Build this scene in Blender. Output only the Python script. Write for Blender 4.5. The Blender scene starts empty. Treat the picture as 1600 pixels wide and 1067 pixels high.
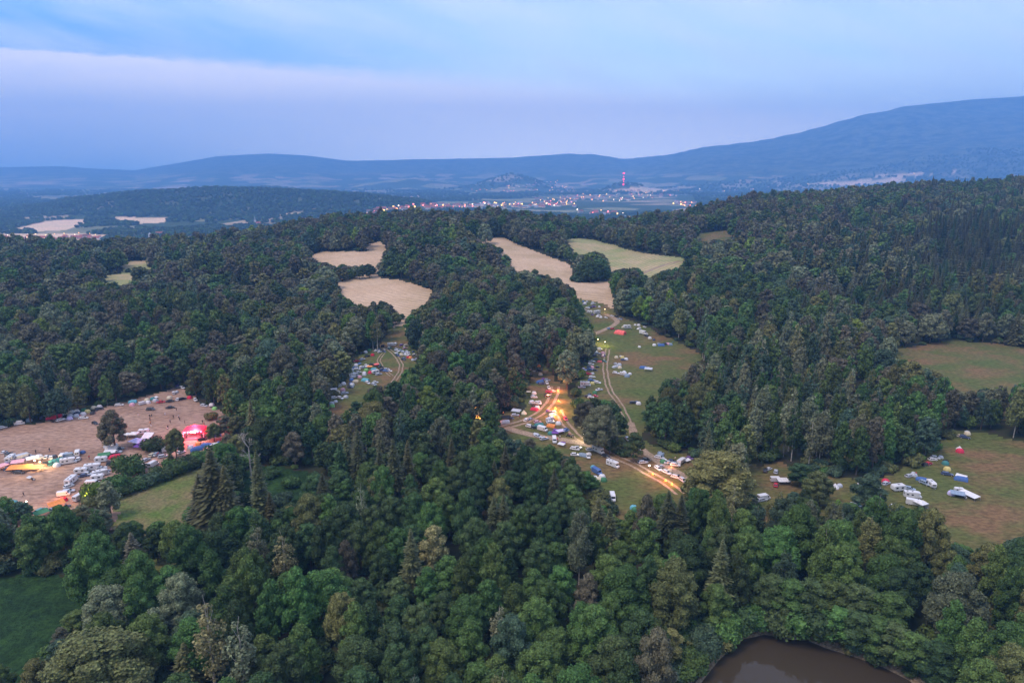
import bpy, math, random
import numpy as np
from mathutils import Vector, Matrix
R = math.radians
random.seed(7); rng = np.random.default_rng(7)
sc = bpy.context.scene
COL = sc.collection

# ------------------------------------------------------------------ camera, sky, sun, exposure
H = 110.0; PITCH = R(13.85); F = 1067.0
cam_d = bpy.data.cameras.new("camera"); cam_d.lens = 24.0; cam_d.sensor_width = 36.0
cam_d.clip_start = 1.0; cam_d.clip_end = 60000.0
cam = bpy.data.objects.new("camera", cam_d); COL.objects.link(cam)
cam.location = (0, 0, H); cam.rotation_euler = (math.pi/2 - PITCH, 0, 0)
sc.camera = cam
sc.view_settings.view_transform = 'Standard'; sc.view_settings.look = 'None'
sc.view_settings.gamma = 1.0; sc.view_settings.exposure = 0.3
sc.cycles.max_bounces = 5; sc.cycles.diffuse_bounces = 3; sc.cycles.glossy_bounces = 2
sc.cycles.volume_bounces = 2; sc.cycles.transparent_max_bounces = 4
sc.cycles.caustics_reflective = False; sc.cycles.caustics_refractive = False
sc.cycles.sample_clamp_indirect = 3.0; sc.cycles.use_denoising = True

SUN_EL, SUN_AZ = R(58), R(240)     # extra soft light, set high for contrast, from behind the camera on the left
def world():
    w = bpy.data.worlds.new("World"); sc.world = w; w.use_nodes = True
    nt = w.node_tree; N = nt.nodes; L = nt.links
    for n in list(N): N.remove(n)
    out = N.new('ShaderNodeOutputWorld'); bg = N.new('ShaderNodeBackground')
    sky = N.new('ShaderNodeTexSky'); sky.sky_type = 'NISHITA'; sky.sun_disc = False
    sky.sun_elevation = R(3); sky.sun_rotation = SUN_AZ; sky.altitude = 400; sky.dust_density = 1.5
    def math_(op, a, b=None, c=None, clamp=False):
        m = N.new('ShaderNodeMath'); m.operation = op; m.use_clamp = clamp
        for i, v in enumerate((a, b, c)):
            if v is None: continue
            if isinstance(v, (int, float)): m.inputs[i].default_value = v
            else: L.new(v, m.inputs[i])
        return m.outputs[0]
    def mix(fac, a, b, mode='MIX'):
        m = N.new('ShaderNodeMix'); m.data_type = 'RGBA'; m.blend_type = mode
        for k, v in ((0, fac), (6, a), (7, b)):
            if isinstance(v, (int, float)): m.inputs[k].default_value = v
            elif isinstance(v, tuple): m.inputs[k].default_value = (*v, 1)
            else: L.new(v, m.inputs[k])
        return m.outputs[2]
    tc = N.new('ShaderNodeTexCoord'); sp = N.new('ShaderNodeSeparateXYZ'); L.new(tc.outputs['Generated'], sp.inputs[0])
    X, Y, Z = sp.outputs
    ay = math_('MAXIMUM', math_('ABSOLUTE', Y), 0.25)
    t = math_('DIVIDE', X, ay); s = math_('DIVIDE', Z, ay)
    # clear evening air: a gradient over height above the horizon
    rp = N.new('ShaderNodeValToRGB'); L.new(math_('MULTIPLY', s, 2.0, clamp=True), rp.inputs[0])
    e = rp.color_ramp.elements
    e[0].position = 0.0; e[0].color = (2.85, 2.75, 2.70, 1); e[1].position = 1.0; e[1].color = (.80, 1.0, 1.35, 1)
    for p, c in ((.10, (2.7, 2.6, 2.6)), (.20, (1.8, 2.0, 2.0)), (.32, (1.02, 1.34, 1.5)), (.45, (.85, 1.08, 1.32))):
        q = e.new(p); q.color = (*c, 1)
    # long cloud bank low over the mountains
    cmb = N.new('ShaderNodeCombineXYZ'); L.new(math_('MULTIPLY', t, 2.2), cmb.inputs[0]); L.new(math_('MULTIPLY', s, 16.0), cmb.inputs[1])
    nz = N.new('ShaderNodeTexNoise'); L.new(cmb.outputs[0], nz.inputs[0]); nz.inputs['Scale'].default_value = 1.3; nz.inputs['Detail'].default_value = 6
    nz.inputs['Roughness'].default_value = .6
    c2 = N.new('ShaderNodeCombineXYZ'); L.new(t, c2.inputs[0]); L.new(math_('MULTIPLY', s, 3.0), c2.inputs[1])
    nf = N.new('ShaderNodeTexNoise'); L.new(c2.outputs[0], nf.inputs[0]); nf.inputs['Scale'].default_value = 26; nf.inputs['Detail'].default_value = 5
    edge = math_('MULTIPLY_ADD', t, -0.05, 0.134)
    wob = math_('MULTIPLY_ADD', nf.outputs[0], 0.016, -0.008)
    d = math_('SUBTRACT', math_('ADD', edge, wob), s)
    width = math_('MULTIPLY_ADD', math_('ADD', t, .55, clamp=True), .04, .007)
    bank = math_('DIVIDE', d, width, clamp=True)
    low = math_('MULTIPLY', s, 12.0, clamp=True)
    body = math_('MULTIPLY', bank, math_('MULTIPLY_ADD', low, .85, .15))
    body = math_('MULTIPLY', body, math_('MULTIPLY_ADD', nz.outputs[0], .7, .55), clamp=True)
    lf = math_('MULTIPLY', math_('MULTIPLY_ADD', t, -1.7, .05), math_('SUBTRACT', 1.0, math_('MULTIPLY', math_('SUBTRACT', s, .19, clamp=True), 12.0, clamp=True)), clamp=True)
    clear = mix(lf, rp.outputs[0], (.30, .72, 1.30))
    lip = math_('SUBTRACT', 1.0, math_('MULTIPLY', d, 17.0, clamp=True), clamp=True)
    bankc = mix(math_('MULTIPLY', lip, math_('MULTIPLY_ADD', nf.outputs[0], 1.2, .2), clamp=True), (2.15, 1.82, 1.60), (1.86, 1.64, 1.60))
    col = mix(body, clear, bankc)
    # thin brighter streak along the top of the bank and thin veils higher up
    veil_v = N.new('ShaderNodeCombineXYZ'); L.new(math_('MULTIPLY', t, 1.2), veil_v.inputs[0]); L.new(math_('MULTIPLY_ADD', s, 6.0, math_('MULTIPLY', t, 1.5)), veil_v.inputs[1])
    nv = N.new('ShaderNodeTexNoise'); L.new(veil_v.outputs[0], nv.inputs[0]); nv.inputs['Scale'].default_value = 3.0; nv.inputs['Detail'].default_value = 8
    veil = math_('MULTIPLY', math_('SUBTRACT', nv.outputs[0], .40, clamp=True), math_('MULTIPLY', math_('SUBTRACT', 1.0, bank), 2.6), clamp=True)
    col = mix(veil, col, (1.22, 1.30, 1.42))
    # overhead and behind: the pale cloud ceiling that lights the valley
    up = math_('MULTIPLY', math_('SUBTRACT', Z, .30), 2.2, clamp=True)
    col = mix(up, col, (.80, .83, 1.15))
    back = math_('MULTIPLY', math_('SUBTRACT', .1, Y, clamp=True), math_('SUBTRACT', 1.0, math_('MULTIPLY', Z, 2.0, clamp=True)), clamp=True)
    col = mix(math_('MULTIPLY', back, 1.6, clamp=True), col, (.10, .11, .15))
    col2 = mix(0.06, col, sky.outputs[0], 'ADD')
    L.new(col2, bg.inputs[0]); bg.inputs[1].default_value = 0.80
    L.new(bg.outputs[0], out.inputs[0])
world()
sun_d = bpy.data.lights.new("sun", 'SUN'); sun_d.energy = 2.3; sun_d.angle = R(20); sun_d.color = (1.0, .80, .68)
sun = bpy.data.objects.new("sun", sun_d); COL.objects.link(sun)
sd = Vector((math.sin(SUN_AZ)*math.cos(SUN_EL), math.cos(SUN_AZ)*math.cos(SUN_EL), math.sin(SUN_EL)))
sun.rotation_euler = (-sd).to_track_quat('-Z', 'Y').to_euler()

# ------------------------------------------------------------------ projection helpers
cp, sp_ = math.cos(PITCH), math.sin(PITCH)
def slope(v):                       # dz/dy of the sight line through photo row v
    return math.tan(math.atan((533.5-v)/F) - PITCH)
def project(x, y, z):
    dz = z-H; d = y*cp - dz*sp_; u = y*sp_ + dz*cp
    d = np.maximum(d, 1e-3)
    return 800+F*x/d, 533.5-F*u/d

# ------------------------------------------------------------------ terrain
def sstep(a, b, x):
    q = np.clip((x-a)/(b-a), 0, 1); return q*q*(3-2*q)
_perm = rng.random((256, 256))
def vnoise(x, y):
    xi = np.floor(x).astype(int); yi = np.floor(y).astype(int); fx = x-xi; fy = y-yi
    fx = fx*fx*(3-2*fx); fy = fy*fy*(3-2*fy)
    g = lambda a, b: _perm[a & 255, b & 255]
    return ((g(xi, yi)*(1-fx)+g(xi+1, yi)*fx)*(1-fy) + (g(xi, yi+1)*(1-fx)+g(xi+1, yi+1)*fx)*fy)*2-1
def fbm(x, y, o=4):
    a = 0; s = 1; w = 0
    for i in range(o):
        a = a+s*vnoise(x*(2**i)+17*i, y*(2**i)+5*i); w += s; s *= .5
    return a/w
# crest of the wooded rise behind the camp: (column, row of the tree tops, distance)
CR = [(-400, 380, 850), (0, 380, 860), (200, 378, 880), (300, 373, 900), (350, 361, 950), (450, 351, 980), (520, 338, 1000), (640, 331, 1000), (780, 329, 1000),
      (850, 336, 1010), (950, 346, 1020), (1000, 341, 1030), (1060, 331, 1050), (1130, 319, 1100), (1200, 306, 1150), (1280, 298, 1200), (1400, 291, 1250), (1500, 285, 1300), (1600, 281, 1300), (2000, 272, 1350)]
cu = np.array([c[0] for c in CR], float); cy = np.array([c[2] for c in CR], float)
cz = np.array([H+slope(c[1])*c[2]-20 for c in CR])
HA = [(-400, 335), (0, 326), (60, 318), (100, 309), (200, 299), (330, 292), (430, 294), (520, 298), (600, 303), (660, 310), (720, 326), (900, 345)]
MT = [(-500, 262, 15000), (0, 261, 15000), (100, 260, 15000), (160, 264, 15000), (210, 266, 15000), (260, 258, 15000), (300, 251, 15000), (340, 244, 15000), (420, 240, 15000), (480, 243, 15000), (545, 251, 15000), (620, 250, 15000),
      (700, 248, 15000), (800, 246, 15000), (890, 240, 15000), (930, 241, 14800), (975, 248, 14500), (1040, 242, 13800), (1100, 229, 13200), (1180, 220, 12800), (1250, 205, 12500), (1330, 181, 12200), (1400, 166, 12000), (1500, 156, 12000), (1600, 149, 12000), (1750, 141, 12000), (2200, 150, 12000)]
mu = np.array([m[0] for m in MT], float); my = np.array([m[2] for m in MT], float); mz = np.array([H+slope(m[1])*m[2] for m in MT])
def terrain(x, y):
    x = np.asarray(x, float); y = np.asarray(y, float)
    yy = np.maximum(y, 60.); u = 800+1099*x/yy
    u = np.clip(u, -420, 2050)
    yc = np.interp(u, cu, cy); zc = np.interp(u, cu, cz)
    y0 = np.interp(u, [0, 500, 700, 1000, 1200], [470, 450, 430, 430, 440])
    q = np.clip((y-y0)/(yc-y0), 0, 1)
    z = zc*(.55*q+.45*q*q*(3-2*q))
    z = z + .5*fbm(x/60, y/60)*sstep(430, 520, y)*3
    # behind the crest down to the plain
    d = sstep(yc+10, yc+1250, y)
    z = z*(1-d) - 110*d
    pl = sstep(1700, 2400, y)
    z = z + pl*fbm(x/700, y/700)*9
    za = np.interp(u, [a[0] for a in HA], [H+slope(a[1])*3900-13 for a in HA])
    a = np.exp(-((y-3900)/430)**2)
    z = z + a*np.maximum(za+110, 0) + a*fbm(x/160, y/160)*8*(u < 760)
    zb = np.interp(u, [690, 735, 770, 800, 830, 868, 885], [0, 55, 150, 212, 150, 30, 0])*np.exp(-((y-9000)/500)**2)
    zb = zb + np.interp(u, [540, 600, 650, 700, 760], [0, 80, 120, 60, 0])*np.exp(-((y-10000)/600)**2)
    zb = zb + np.interp(u, [200, 300, 420, 560], [0, 60, 70, 0])*np.exp(-((y-7000)/500)**2)
    zb = zb + np.interp(u, [930, 960, 975, 1000, 1035], [0, 90, 112, 90, 0])*np.exp(-((y-7600)/300)**2)
    zb = zb + np.interp(u, [1080, 1200, 1350, 1500], [0, 40, 40, 20])*np.exp(-((y-6000)/600)**2)
    z = z + zb
    yc2 = np.interp(u, mu, my); zc2 = np.interp(u, mu, mz)
    y1 = np.interp(u, [0, 900, 1100, 1600], [9200, 9500, 8200, 6800])
    q = np.clip((y-y1)/(yc2-y1), 0, 1)
    m = (zc2+110)*(q**1.35)
    m = m + fbm(x/1500+3, y/1500, 5)*130*q*(1-q)*2.2*np.clip((zc2+110)/500, .3, 2)
    z = z + m*1.0 - (y > yc2)*(y-yc2)*.12
    return z

# pond outline (photo columns and rows of its shore, carried on below the frame)
POND_PX = [(1082, 1085), (1100, 1060), (1122, 1032), (1150, 1006), (1162, 998), (1195, 991), (1238, 999), (1262, 1000), (1290, 1012), (1330, 1024), (1380, 1042), (1420, 1062), (1450, 1085), (1440, 1180), (1350, 1300), (1150, 1300), (1060, 1180)]
def ray(u, v):
    dx = (u-800)/F; dy = -(v-533.5)/F
    return np.array([dx, cp+dy*sp_, -sp_+dy*cp])
_S = 60*1.006**np.arange(1010)
def unproj(u, v, zoff=0.0):
    d = ray(u, v)
    if d[2] > -1e-4: return None
    s = _S/d[1]
    for k in range(3):
        hit = np.nonzero(H+d[2]*s < terrain(d[0]*s, d[1]*s)+zoff)[0]
        if not len(hit): return None
        i = max(1, hit[0]); s0, s1 = s[i-1], s[i]
        if k < 2: s = np.linspace(s0, s1, 40)
    p = d*s1; return np.array([p[0], p[1], H+p[2]])
def flat(u, v, z):
    d = ray(u, v); s = (z-H)/d[2]; return (d[0]*s, d[1]*s)
POND_Z = -1.0
POND = np.array([flat(u, v, POND_Z) for u, v in POND_PX])
def inpoly(px, py, poly):
    px = np.asarray(px); py = np.asarray(py); c = np.zeros(px.shape, bool); n = len(poly)
    for i in range(n):
        x1, y1 = poly[i]; x2, y2 = poly[i-1]
        if y1 == y2: continue
        c ^= ((y1 > py) != (y2 > py)) & (px < (x2-x1)*(py-y1)/(y2-y1)+x1)
    return c
def pdist(px, py, poly):
    d = np.full(np.shape(px), 1e9)
    for i in range(len(poly)):
        a = np.array(poly[i-1]); b = np.array(poly[i]); ab = b-a
        q = np.clip(((px-a[0])*ab[0]+(py-a[1])*ab[1])/(ab@ab), 0, 1)
        d = np.minimum(d, np.hypot(px-a[0]-q*ab[0], py-a[1]-q*ab[1]))
    return d
def height(x, y):
    z = terrain(x, y)
    x = np.asarray(x, float); y = np.asarray(y, float)
    near = (y < 260) & (x > 0) & (x < 160)
    if np.any(near):
        xs = x[near] if x.ndim else x; ys = y[near] if y.ndim else y
        dd = pdist(xs, ys, POND); s = np.where(inpoly(xs, ys, POND), dd, -dd)
        dz = -3.2*sstep(-1.6, 2.6, s)
        if z.ndim: z[near] += dz
        else: z = z+dz
    return z

# ------------------------------------------------------------------ openings in the forest, as seen (photo columns and rows)
OPEN = {
 'camp': [(-260, 700), (-60, 678), (0, 668), (100, 655), (150, 640), (200, 627), (262, 610), (280, 600), (296, 612), (312, 628), (340, 640), (372, 655), (352, 668), (345, 690), (320, 705), (262, 700), (258, 716), (236, 742), (200, 748), (182, 738), (168, 745), (152, 762), (138, 785), (100, 793), (75, 800), (45, 790), (0, 772), (-260, 790)],
 'glade': [(168, 800), (190, 768), (250, 748), (315, 722), (338, 722), (325, 745), (330, 765), (305, 775), (300, 790), (262, 806), (230, 812)],
 'glade_east': [(372, 735), (405, 728), (450, 730), (484, 742), (474, 765), (440, 792), (412, 792), (398, 770), (376, 762)],
 'reeds': [(-300, 905), (0, 903), (60, 896), (122, 904), (130, 915), (112, 946), (84, 976), (60, 1002), (30, 1020), (0, 1038), (-300, 1120)],
 'clear': [(604, 516), (632, 506), (638, 530), (652, 556), (645, 572), (622, 584), (604, 600), (580, 604), (564, 622), (548, 628), (536, 642), (514, 646), (512, 628), (530, 606), (548, 570), (566, 550), (592, 545)],
 'fork': [(828, 564), (846, 562), (868, 596), (882, 600), (900, 640), (925, 680), (960, 708), (1000, 728), (1062, 745), (1046, 764), (1010, 770), (990, 784), (970, 790), (940, 782), (930, 742), (902, 716), (880, 704), (850, 692), (800, 676), (772, 662), (792, 640), (818, 640), (822, 612), (828, 590)],
 'slope': [(903, 466), (950, 476), (965, 492), (1000, 507), (1030, 521), (1085, 547), (1098, 560), (1062, 582), (1032, 600), (1012, 614), (1003, 640), (1003, 688), (1045, 703), (1104, 722), (1078, 748), (1052, 760), (1000, 735), (985, 705), (978, 660), (975, 640), (960, 622), (930, 622), (903, 628), (902, 600), (916, 570), (932, 545), (936, 520), (920, 500)],
 'hillfield': [(735, 374), (785, 370), (820, 387), (868, 404), (893, 414), (898, 441), (950, 440), (960, 450), (956, 476), (944, 482), (908, 470), (893, 447), (850, 426), (800, 421), (795, 396), (765, 382)],
 'hilltop': [(876, 371), (925, 374), (1000, 395), (1070, 403), (1066, 415), (1040, 422), (1015, 432), (1000, 418), (975, 418), (955, 425), (951, 405), (940, 392), (925, 393), (905, 400), (895, 385)],
 'fieldwest': [(484, 401), (500, 393), (595, 393), (596, 403), (590, 412), (572, 417), (552, 414), (520, 413), (500, 408)],
 'fieldsouth': [(528, 442), (570, 433), (620, 437), (677, 452), (668, 468), (634, 491), (618, 480), (595, 466), (560, 474), (540, 465)],
 'westgap': [(160, 431), (196, 427), (216, 434), (196, 446), (165, 446)],
 'westgap2': [(188, 409), (236, 407), (238, 417), (193, 419)],
 'cutover': [(1082, 366), (1135, 360), (1152, 371), (1098, 377)],
 'strip': [(572, 390), (577, 381), (601, 376), (604, 390)],
 'meadoweast': [(1395, 545), (1430, 541), (1480, 532), (1560, 537), (1600, 545), (1900, 560), (1900, 600), (1600, 600), (1500, 608), (1490, 600), (1470, 584), (1430, 565), (1400, 556)],
 'campeast': [(1168, 728), (1215, 720), (1262, 740), (1300, 747), (1380, 745), (1440, 724), (1478, 690), (1498, 672), (1550, 678), (1600, 690), (1900, 730), (1900, 900), (1600, 832), (1560, 850), (1500, 850), (1476, 826), (1455, 800), (1430, 797), (1400, 786), (1370, 772), (1330, 778), (1290, 764), (1245, 762), (1212, 776), (1178, 776), (1158, 760)],
 'pond': [(p[0]+(0 if p[1] < 1070 else (-40 if p[0] < 1250 else 40)), p[1]-2) for p in POND_PX],
}
COVER = {'mid': [(925, 640), (980, 640), (1003, 690), (1010, 735), (985, 730), (940, 700)]}
def opening_of(x, y, z, names=None, hs=(0,)):
    hit = np.full(np.shape(x), -1); keys = names or list(OPEN)
    for k, nme in enumerate(keys):
        m = np.zeros(np.shape(x), bool)
        for h in hs:
            u, v = project(x, y, z+h); m |= inpoly(u, v, OPEN.get(nme) or COVER[nme])
        hit = np.where((hit < 0) & m, k, hit)
    return hit

# ------------------------------------------------------------------ materials
def new_mat(name):
    m = bpy.data.materials.new(name); m.use_nodes = True; nt = m.node_tree
    b = nt.nodes['Principled BSDF']; return m, nt, b
def flatmat(name, col, rough=.6, metal=0., spec=.4, noise=.12, nscale=3.0, emit=None, es=0, coat=0):
    m, nt, b = new_mat(name)
    b.inputs['Roughness'].default_value = rough; b.inputs['Metallic'].default_value = metal
    b.inputs['Specular IOR Level'].default_value = spec; b.inputs['Coat Weight'].default_value = coat
    tc = nt.nodes.new('ShaderNodeTexCoord'); n = nt.nodes.new('ShaderNodeTexNoise'); n.inputs['Scale'].default_value = nscale
    r = nt.nodes.new('ShaderNodeValToRGB'); e = r.color_ramp.elements
    e[0].position = .3; e[1].position = .7
    e[0].color = tuple(c*(1-noise) for c in col)+(1,); e[1].color = tuple(min(1, c*(1+noise)) for c in col)+(1,)
    nt.links.new(tc.outputs['Object'], n.inputs[0]); nt.links.new(n.outputs[0], r.inputs[0]); nt.links.new(r.outputs[0], b.inputs['Base Color'])
    if emit:
        b.inputs['Emission Color'].default_value = (*emit, 1); b.inputs['Emission Strength'].default_value = es
    return m
def leafmat(name, col, var=.35):
    m, nt, b = new_mat(name); N = nt.nodes; L = nt.links
    b.inputs['Roughness'].default_value = .65; b.inputs['Specular IOR Level'].default_value = .25
    oi = N.new('ShaderNodeObjectInfo'); g = N.new('ShaderNodeNewGeometry'); n = N.new('ShaderNodeTexNoise')
    tc = N.new('ShaderNodeTexCoord'); L.new(tc.outputs['Object'], n.inputs[0]); n.inputs['Scale'].default_value = .9; n.inputs['Detail'].default_value = 3
    hsv = N.new('ShaderNodeHueSaturation'); hsv.inputs['Color'].default_value = (*col, 1)
    mr = N.new('ShaderNodeMapRange'); L.new(oi.outputs['Random'], mr.inputs[0]); mr.inputs[3].default_value = 1-var; mr.inputs[4].default_value = 1+var*.9
    m2 = N.new('ShaderNodeMapRange'); L.new(n.outputs[0], m2.inputs[0]); m2.inputs[1].default_value = .3; m2.inputs[2].default_value = .7; m2.inputs[3].default_value = .72; m2.inputs[4].default_value = 1.3
    m4 = N.new('ShaderNodeMapRange'); L.new(g.outputs['Random Per Island'], m4.inputs[0]); m4.inputs[3].default_value = .6; m4.inputs[4].default_value = 1.45
    mu_ = N.new('ShaderNodeMath'); mu_.operation = 'MULTIPLY'; L.new(mr.outputs[0], mu_.inputs[0]); L.new(m2.outputs[0], mu_.inputs[1])
    mu2 = N.new('ShaderNodeMath'); mu2.operation = 'MULTIPLY'; L.new(mu_.outputs[0], mu2.inputs[0]); L.new(m4.outputs[0], mu2.inputs[1])
    L.new(mu2.outputs[0], hsv.inputs['Value'])
    fr = N.new('ShaderNodeMath'); fr.operation = 'FRACT'; m5 = N.new('ShaderNodeMath'); m5.operation = 'MULTIPLY'; m5.inputs[1].default_value = 7.13
    L.new(oi.outputs['Random'], m5.inputs[0]); L.new(m5.outputs[0], fr.inputs[0])
    m3 = N.new('ShaderNodeMapRange'); L.new(fr.outputs[0], m3.inputs[0]); m3.inputs[3].default_value = .47; m3.inputs[4].default_value = .525
    L.new(m3.outputs[0], hsv.inputs['Hue']); L.new(hsv.outputs[0], b.inputs['Base Color'])
    tr = N.new('ShaderNodeBsdfTranslucent'); L.new(hsv.outputs[0], tr.inputs[0]); mx = N.new('ShaderNodeMixShader'); mx.inputs[0].default_value = .10
    L.new(b.outputs[0], mx.inputs[1]); L.new(tr.outputs[0], mx.inputs[2]); L.new(mx.outputs[0], N['Material Output'].inputs[0])
    return m
def groundmat(name, cols, scale=(.02, .12, .9), rough=.95, bump=.3, stretch=None, con=.45, lines=None):
    """cols: three colours blended by noises of three sizes."""
    m, nt, b = new_mat(name); N = nt.nodes; L = nt.links
    b.inputs['Roughness'].default_value = rough; b.inputs['Specular IOR Level'].default_value = .1
    tc = N.new('ShaderNodeTexCoord'); src = tc.outputs['Object']
    if stretch:
        mp = N.new('ShaderNodeMapping'); mp.inputs['Rotation'].default_value[2] = stretch[0]; mp.inputs['Scale'].default_value = (stretch[1], 1, 1)
        L.new(src, mp.inputs[0]); src = mp.outputs[0]
    ns = []
    for i, s in enumerate(scale):
        n = N.new('ShaderNodeTexNoise'); n.inputs['Scale'].default_value = s; n.inputs['Detail'].default_value = 6; n.inputs['Roughness'].default_value = .62
        L.new(src if i else tc.outputs['Object'], n.inputs[0]); ns.append(n)
    prev = None
    for i in range(2):
        r = N.new('ShaderNodeMapRange'); r.inputs[1].default_value = .42; r.inputs[2].default_value = .58; L.new(ns[i].outputs[0], r.inputs[0])
        mx = N.new('ShaderNodeMix'); mx.data_type = 'RGBA'; L.new(r.outputs[0], mx.inputs[0])
        if prev is None: mx.inputs[6].default_value = (*cols[0], 1)
        else: L.new(prev, mx.inputs[6])
        if i == 1: r.inputs[4].default_value = .75
        mx.inputs[7].default_value = (*cols[i+1], 1); prev = mx.outputs[2]
    r = N.new('ShaderNodeMapRange'); r.inputs[1].default_value = .3; r.inputs[2].default_value = .7; r.inputs[3].default_value = 1-con; r.inputs[4].default_value = 1+con; L.new(ns[2].outputs[0], r.inputs[0])
    mm = N.new('ShaderNodeMix'); mm.data_type = 'RGBA'; mm.blend_type = 'MULTIPLY'; mm.inputs[0].default_value = 1; L.new(prev, mm.inputs[6]); L.new(r.outputs[0], mm.inputs[7])
    res = mm.outputs[2]
    if lines:
        mp2 = N.new('ShaderNodeMapping'); mp2.inputs['Rotation'].default_value[2] = lines[0]; L.new(tc.outputs['Object'], mp2.inputs[0])
        wv = N.new('ShaderNodeTexWave'); wv.inputs['Scale'].default_value = lines[1]; wv.inputs['Distortion'].default_value = 1.2; wv.inputs['Detail'].default_value = 2; L.new(mp2.outputs[0], wv.inputs[0])
        r3 = N.new('ShaderNodeMapRange'); r3.inputs[3].default_value = .80; r3.inputs[4].default_value = 1.16; L.new(wv.outputs[1], r3.inputs[0])
        m3 = N.new('ShaderNodeMix'); m3.data_type = 'RGBA'; m3.blend_type = 'MULTIPLY'; m3.inputs[0].default_value = 1; L.new(res, m3.inputs[6]); L.new(r3.outputs[0], m3.inputs[7]); res = m3.outputs[2]
    L.new(res, b.inputs['Base Color'])
    bp = N.new('ShaderNodeBump'); bp.inputs['Distance'].default_value = bump; bp.inputs['Strength'].default_value = .8; L.new(ns[2].outputs[0], bp.inputs['Height']); L.new(bp.outputs[0], b.inputs['Normal'])
    return m
M = {}
LEAF = {'dark': (0.055, 0.100, 0.034), 'mid': (0.081, 0.150, 0.038), 'olive': (0.140, 0.156, 0.054), 'grey': (0.156, 0.183, 0.102), 'lime': (0.149, 0.234, 0.036), 'rust': (0.123, 0.121, 0.074), 'spruce': (0.101, 0.111, 0.046), 'blue': (0.065, 0.118, 0.066), 'pale': (0.221, 0.221, 0.095)}
for k, c in LEAF.items(): M['leaf_'+k] = leafmat('leaves '+k, c)
M['bark'] = flatmat('bark', (.11, .085, .065), .9, nscale=2)
M['birch'] = flatmat('birch bark', (.42, .39, .34), .8, nscale=1.2, noise=.4)
M['stubble'] = groundmat('stubble', ((.31, .200, .142), (.235, .148, .108), (.35, .240, .182)), (.02, .07, .7), stretch=(R(-12), .5), con=.42)
M['hay'] = groundmat('dry hay field', ((.36, .31, .16), (.44, .34, .20), (.22, .27, .10)), (.012, .02, .45), stretch=(R(50), .8), con=.16, lines=(R(40), .06))
M['haypink'] = groundmat('mown pink field', ((.50, .36, .235), (.42, .315, .19), (.54, .40, .27)), (.012, .04, .4), stretch=(R(35), .8), con=.16, lines=(R(65), .06))
M['grassbrown'] = groundmat('trodden grass', ((.115, .118, .040), (.175, .110, .055), (.075, .110, .028)), (.022, .05, .7), stretch=(R(-15), .6))
M['glade'] = groundmat('rough grass', ((.165, .155, .060), (.08, .145, .030), (.20, .155, .085)), (.03, .05, .9))
M['reeds'] = groundmat('lush reeds', ((.022, .055, .018), (.035, .082, .020), (.014, .036, .014)), (.06, .25, .9), bump=1.2)
M['track'] = groundmat('dirt track', ((.31, .235, .165), (.25, .185, .125), (.36, .275, .20)), (.1, .4, 1.5))
M['bank'] = groundmat('muddy bank', ((.22, .175, .12), (.28, .23, .16), (.13, .11, .07)), (.2, .6, 2.0))

def ground_material():
    m, nt, b = new_mat('terrain'); N = nt.nodes; L = nt.links
    b.inputs['Roughness'].default_value = .95; b.inputs['Specular IOR Level'].default_value = .08
    tc = N.new('ShaderNodeTexCoord'); at = N.new('ShaderNodeAttribute'); at.attribute_name = 'zone'
    sep = N.new('ShaderNodeSeparateColor'); L.new(at.outputs['Color'], sep.inputs[0])
    def noise(s, d=6, st=None):
        n = N.new('ShaderNodeTexNoise'); n.inputs['Scale'].default_value = s; n.inputs['Detail'].default_value = d; n.inputs['Roughness'].default_value = .65
        L.new(tc.outputs['Object'], n.inputs[0]); return n.outputs[0]
    def mp(v, a, b_, c=0, d=1):
        r = N.new('ShaderNodeMapRange'); r.inputs[1].default_value = a; r.inputs[2].default_value = b_; r.inputs[3].default_value = c; r.inputs[4].default_value = d; L.new(v, r.inputs[0]); return r.outputs[0]
    def mix(f, a, c):
        x = N.new('ShaderNodeMix'); x.data_type = 'RGBA'
        for k, v in ((0, f), (6, a), (7, c)):
            if isinstance(v, tuple): x.inputs[k].default_value = (*v, 1)
            elif isinstance(v, (int, float)): x.inputs[k].default_value = v
            else: L.new(v, x.inputs[k])
        return x.outputs[2]
    floor = mix(mp(noise(.15), .4, .6), (.045, .038, .024), (.035, .05, .02))
    vo = N.new('ShaderNodeTexVoronoi'); vo.inputs['Scale'].default_value = .0035; L.new(tc.outputs['Object'], vo.inputs[0])
    s2 = N.new('ShaderNodeSeparateColor'); L.new(vo.outputs['Color'], s2.inputs[0])
    field = mix(s2.outputs[0], (.20, .22, .10), (.46, .34, .24))
    plain = mix(mp(s2.outputs[1], .62, .64), (.045, .075, .035), field)
    plain = mix(mp(noise(.004), .45, .6, .0, .5), plain, (.05, .075, .035))
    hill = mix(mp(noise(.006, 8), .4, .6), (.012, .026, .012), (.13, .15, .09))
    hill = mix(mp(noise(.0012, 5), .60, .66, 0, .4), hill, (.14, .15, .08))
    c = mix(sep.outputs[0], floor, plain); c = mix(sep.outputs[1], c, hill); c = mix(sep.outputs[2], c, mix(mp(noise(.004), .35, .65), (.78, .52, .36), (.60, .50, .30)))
    L.new(c, b.inputs['Base Color'])
    bp = N.new('ShaderNodeBump'); bp.inputs['Distance'].default_value = 30; bp.inputs['Strength'].default_value = .6
    mm = N.new('ShaderNodeMath'); mm.operation = 'MULTIPLY'; L.new(noise(.012, 8), mm.inputs[0]); L.new(sep.outputs[1], mm.inputs[1])
    L.new(mm.outputs[0], bp.inputs['Height']); L.new(bp.outputs[0], b.inputs['Normal'])
    return m
M['ground'] = ground_material()

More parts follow.
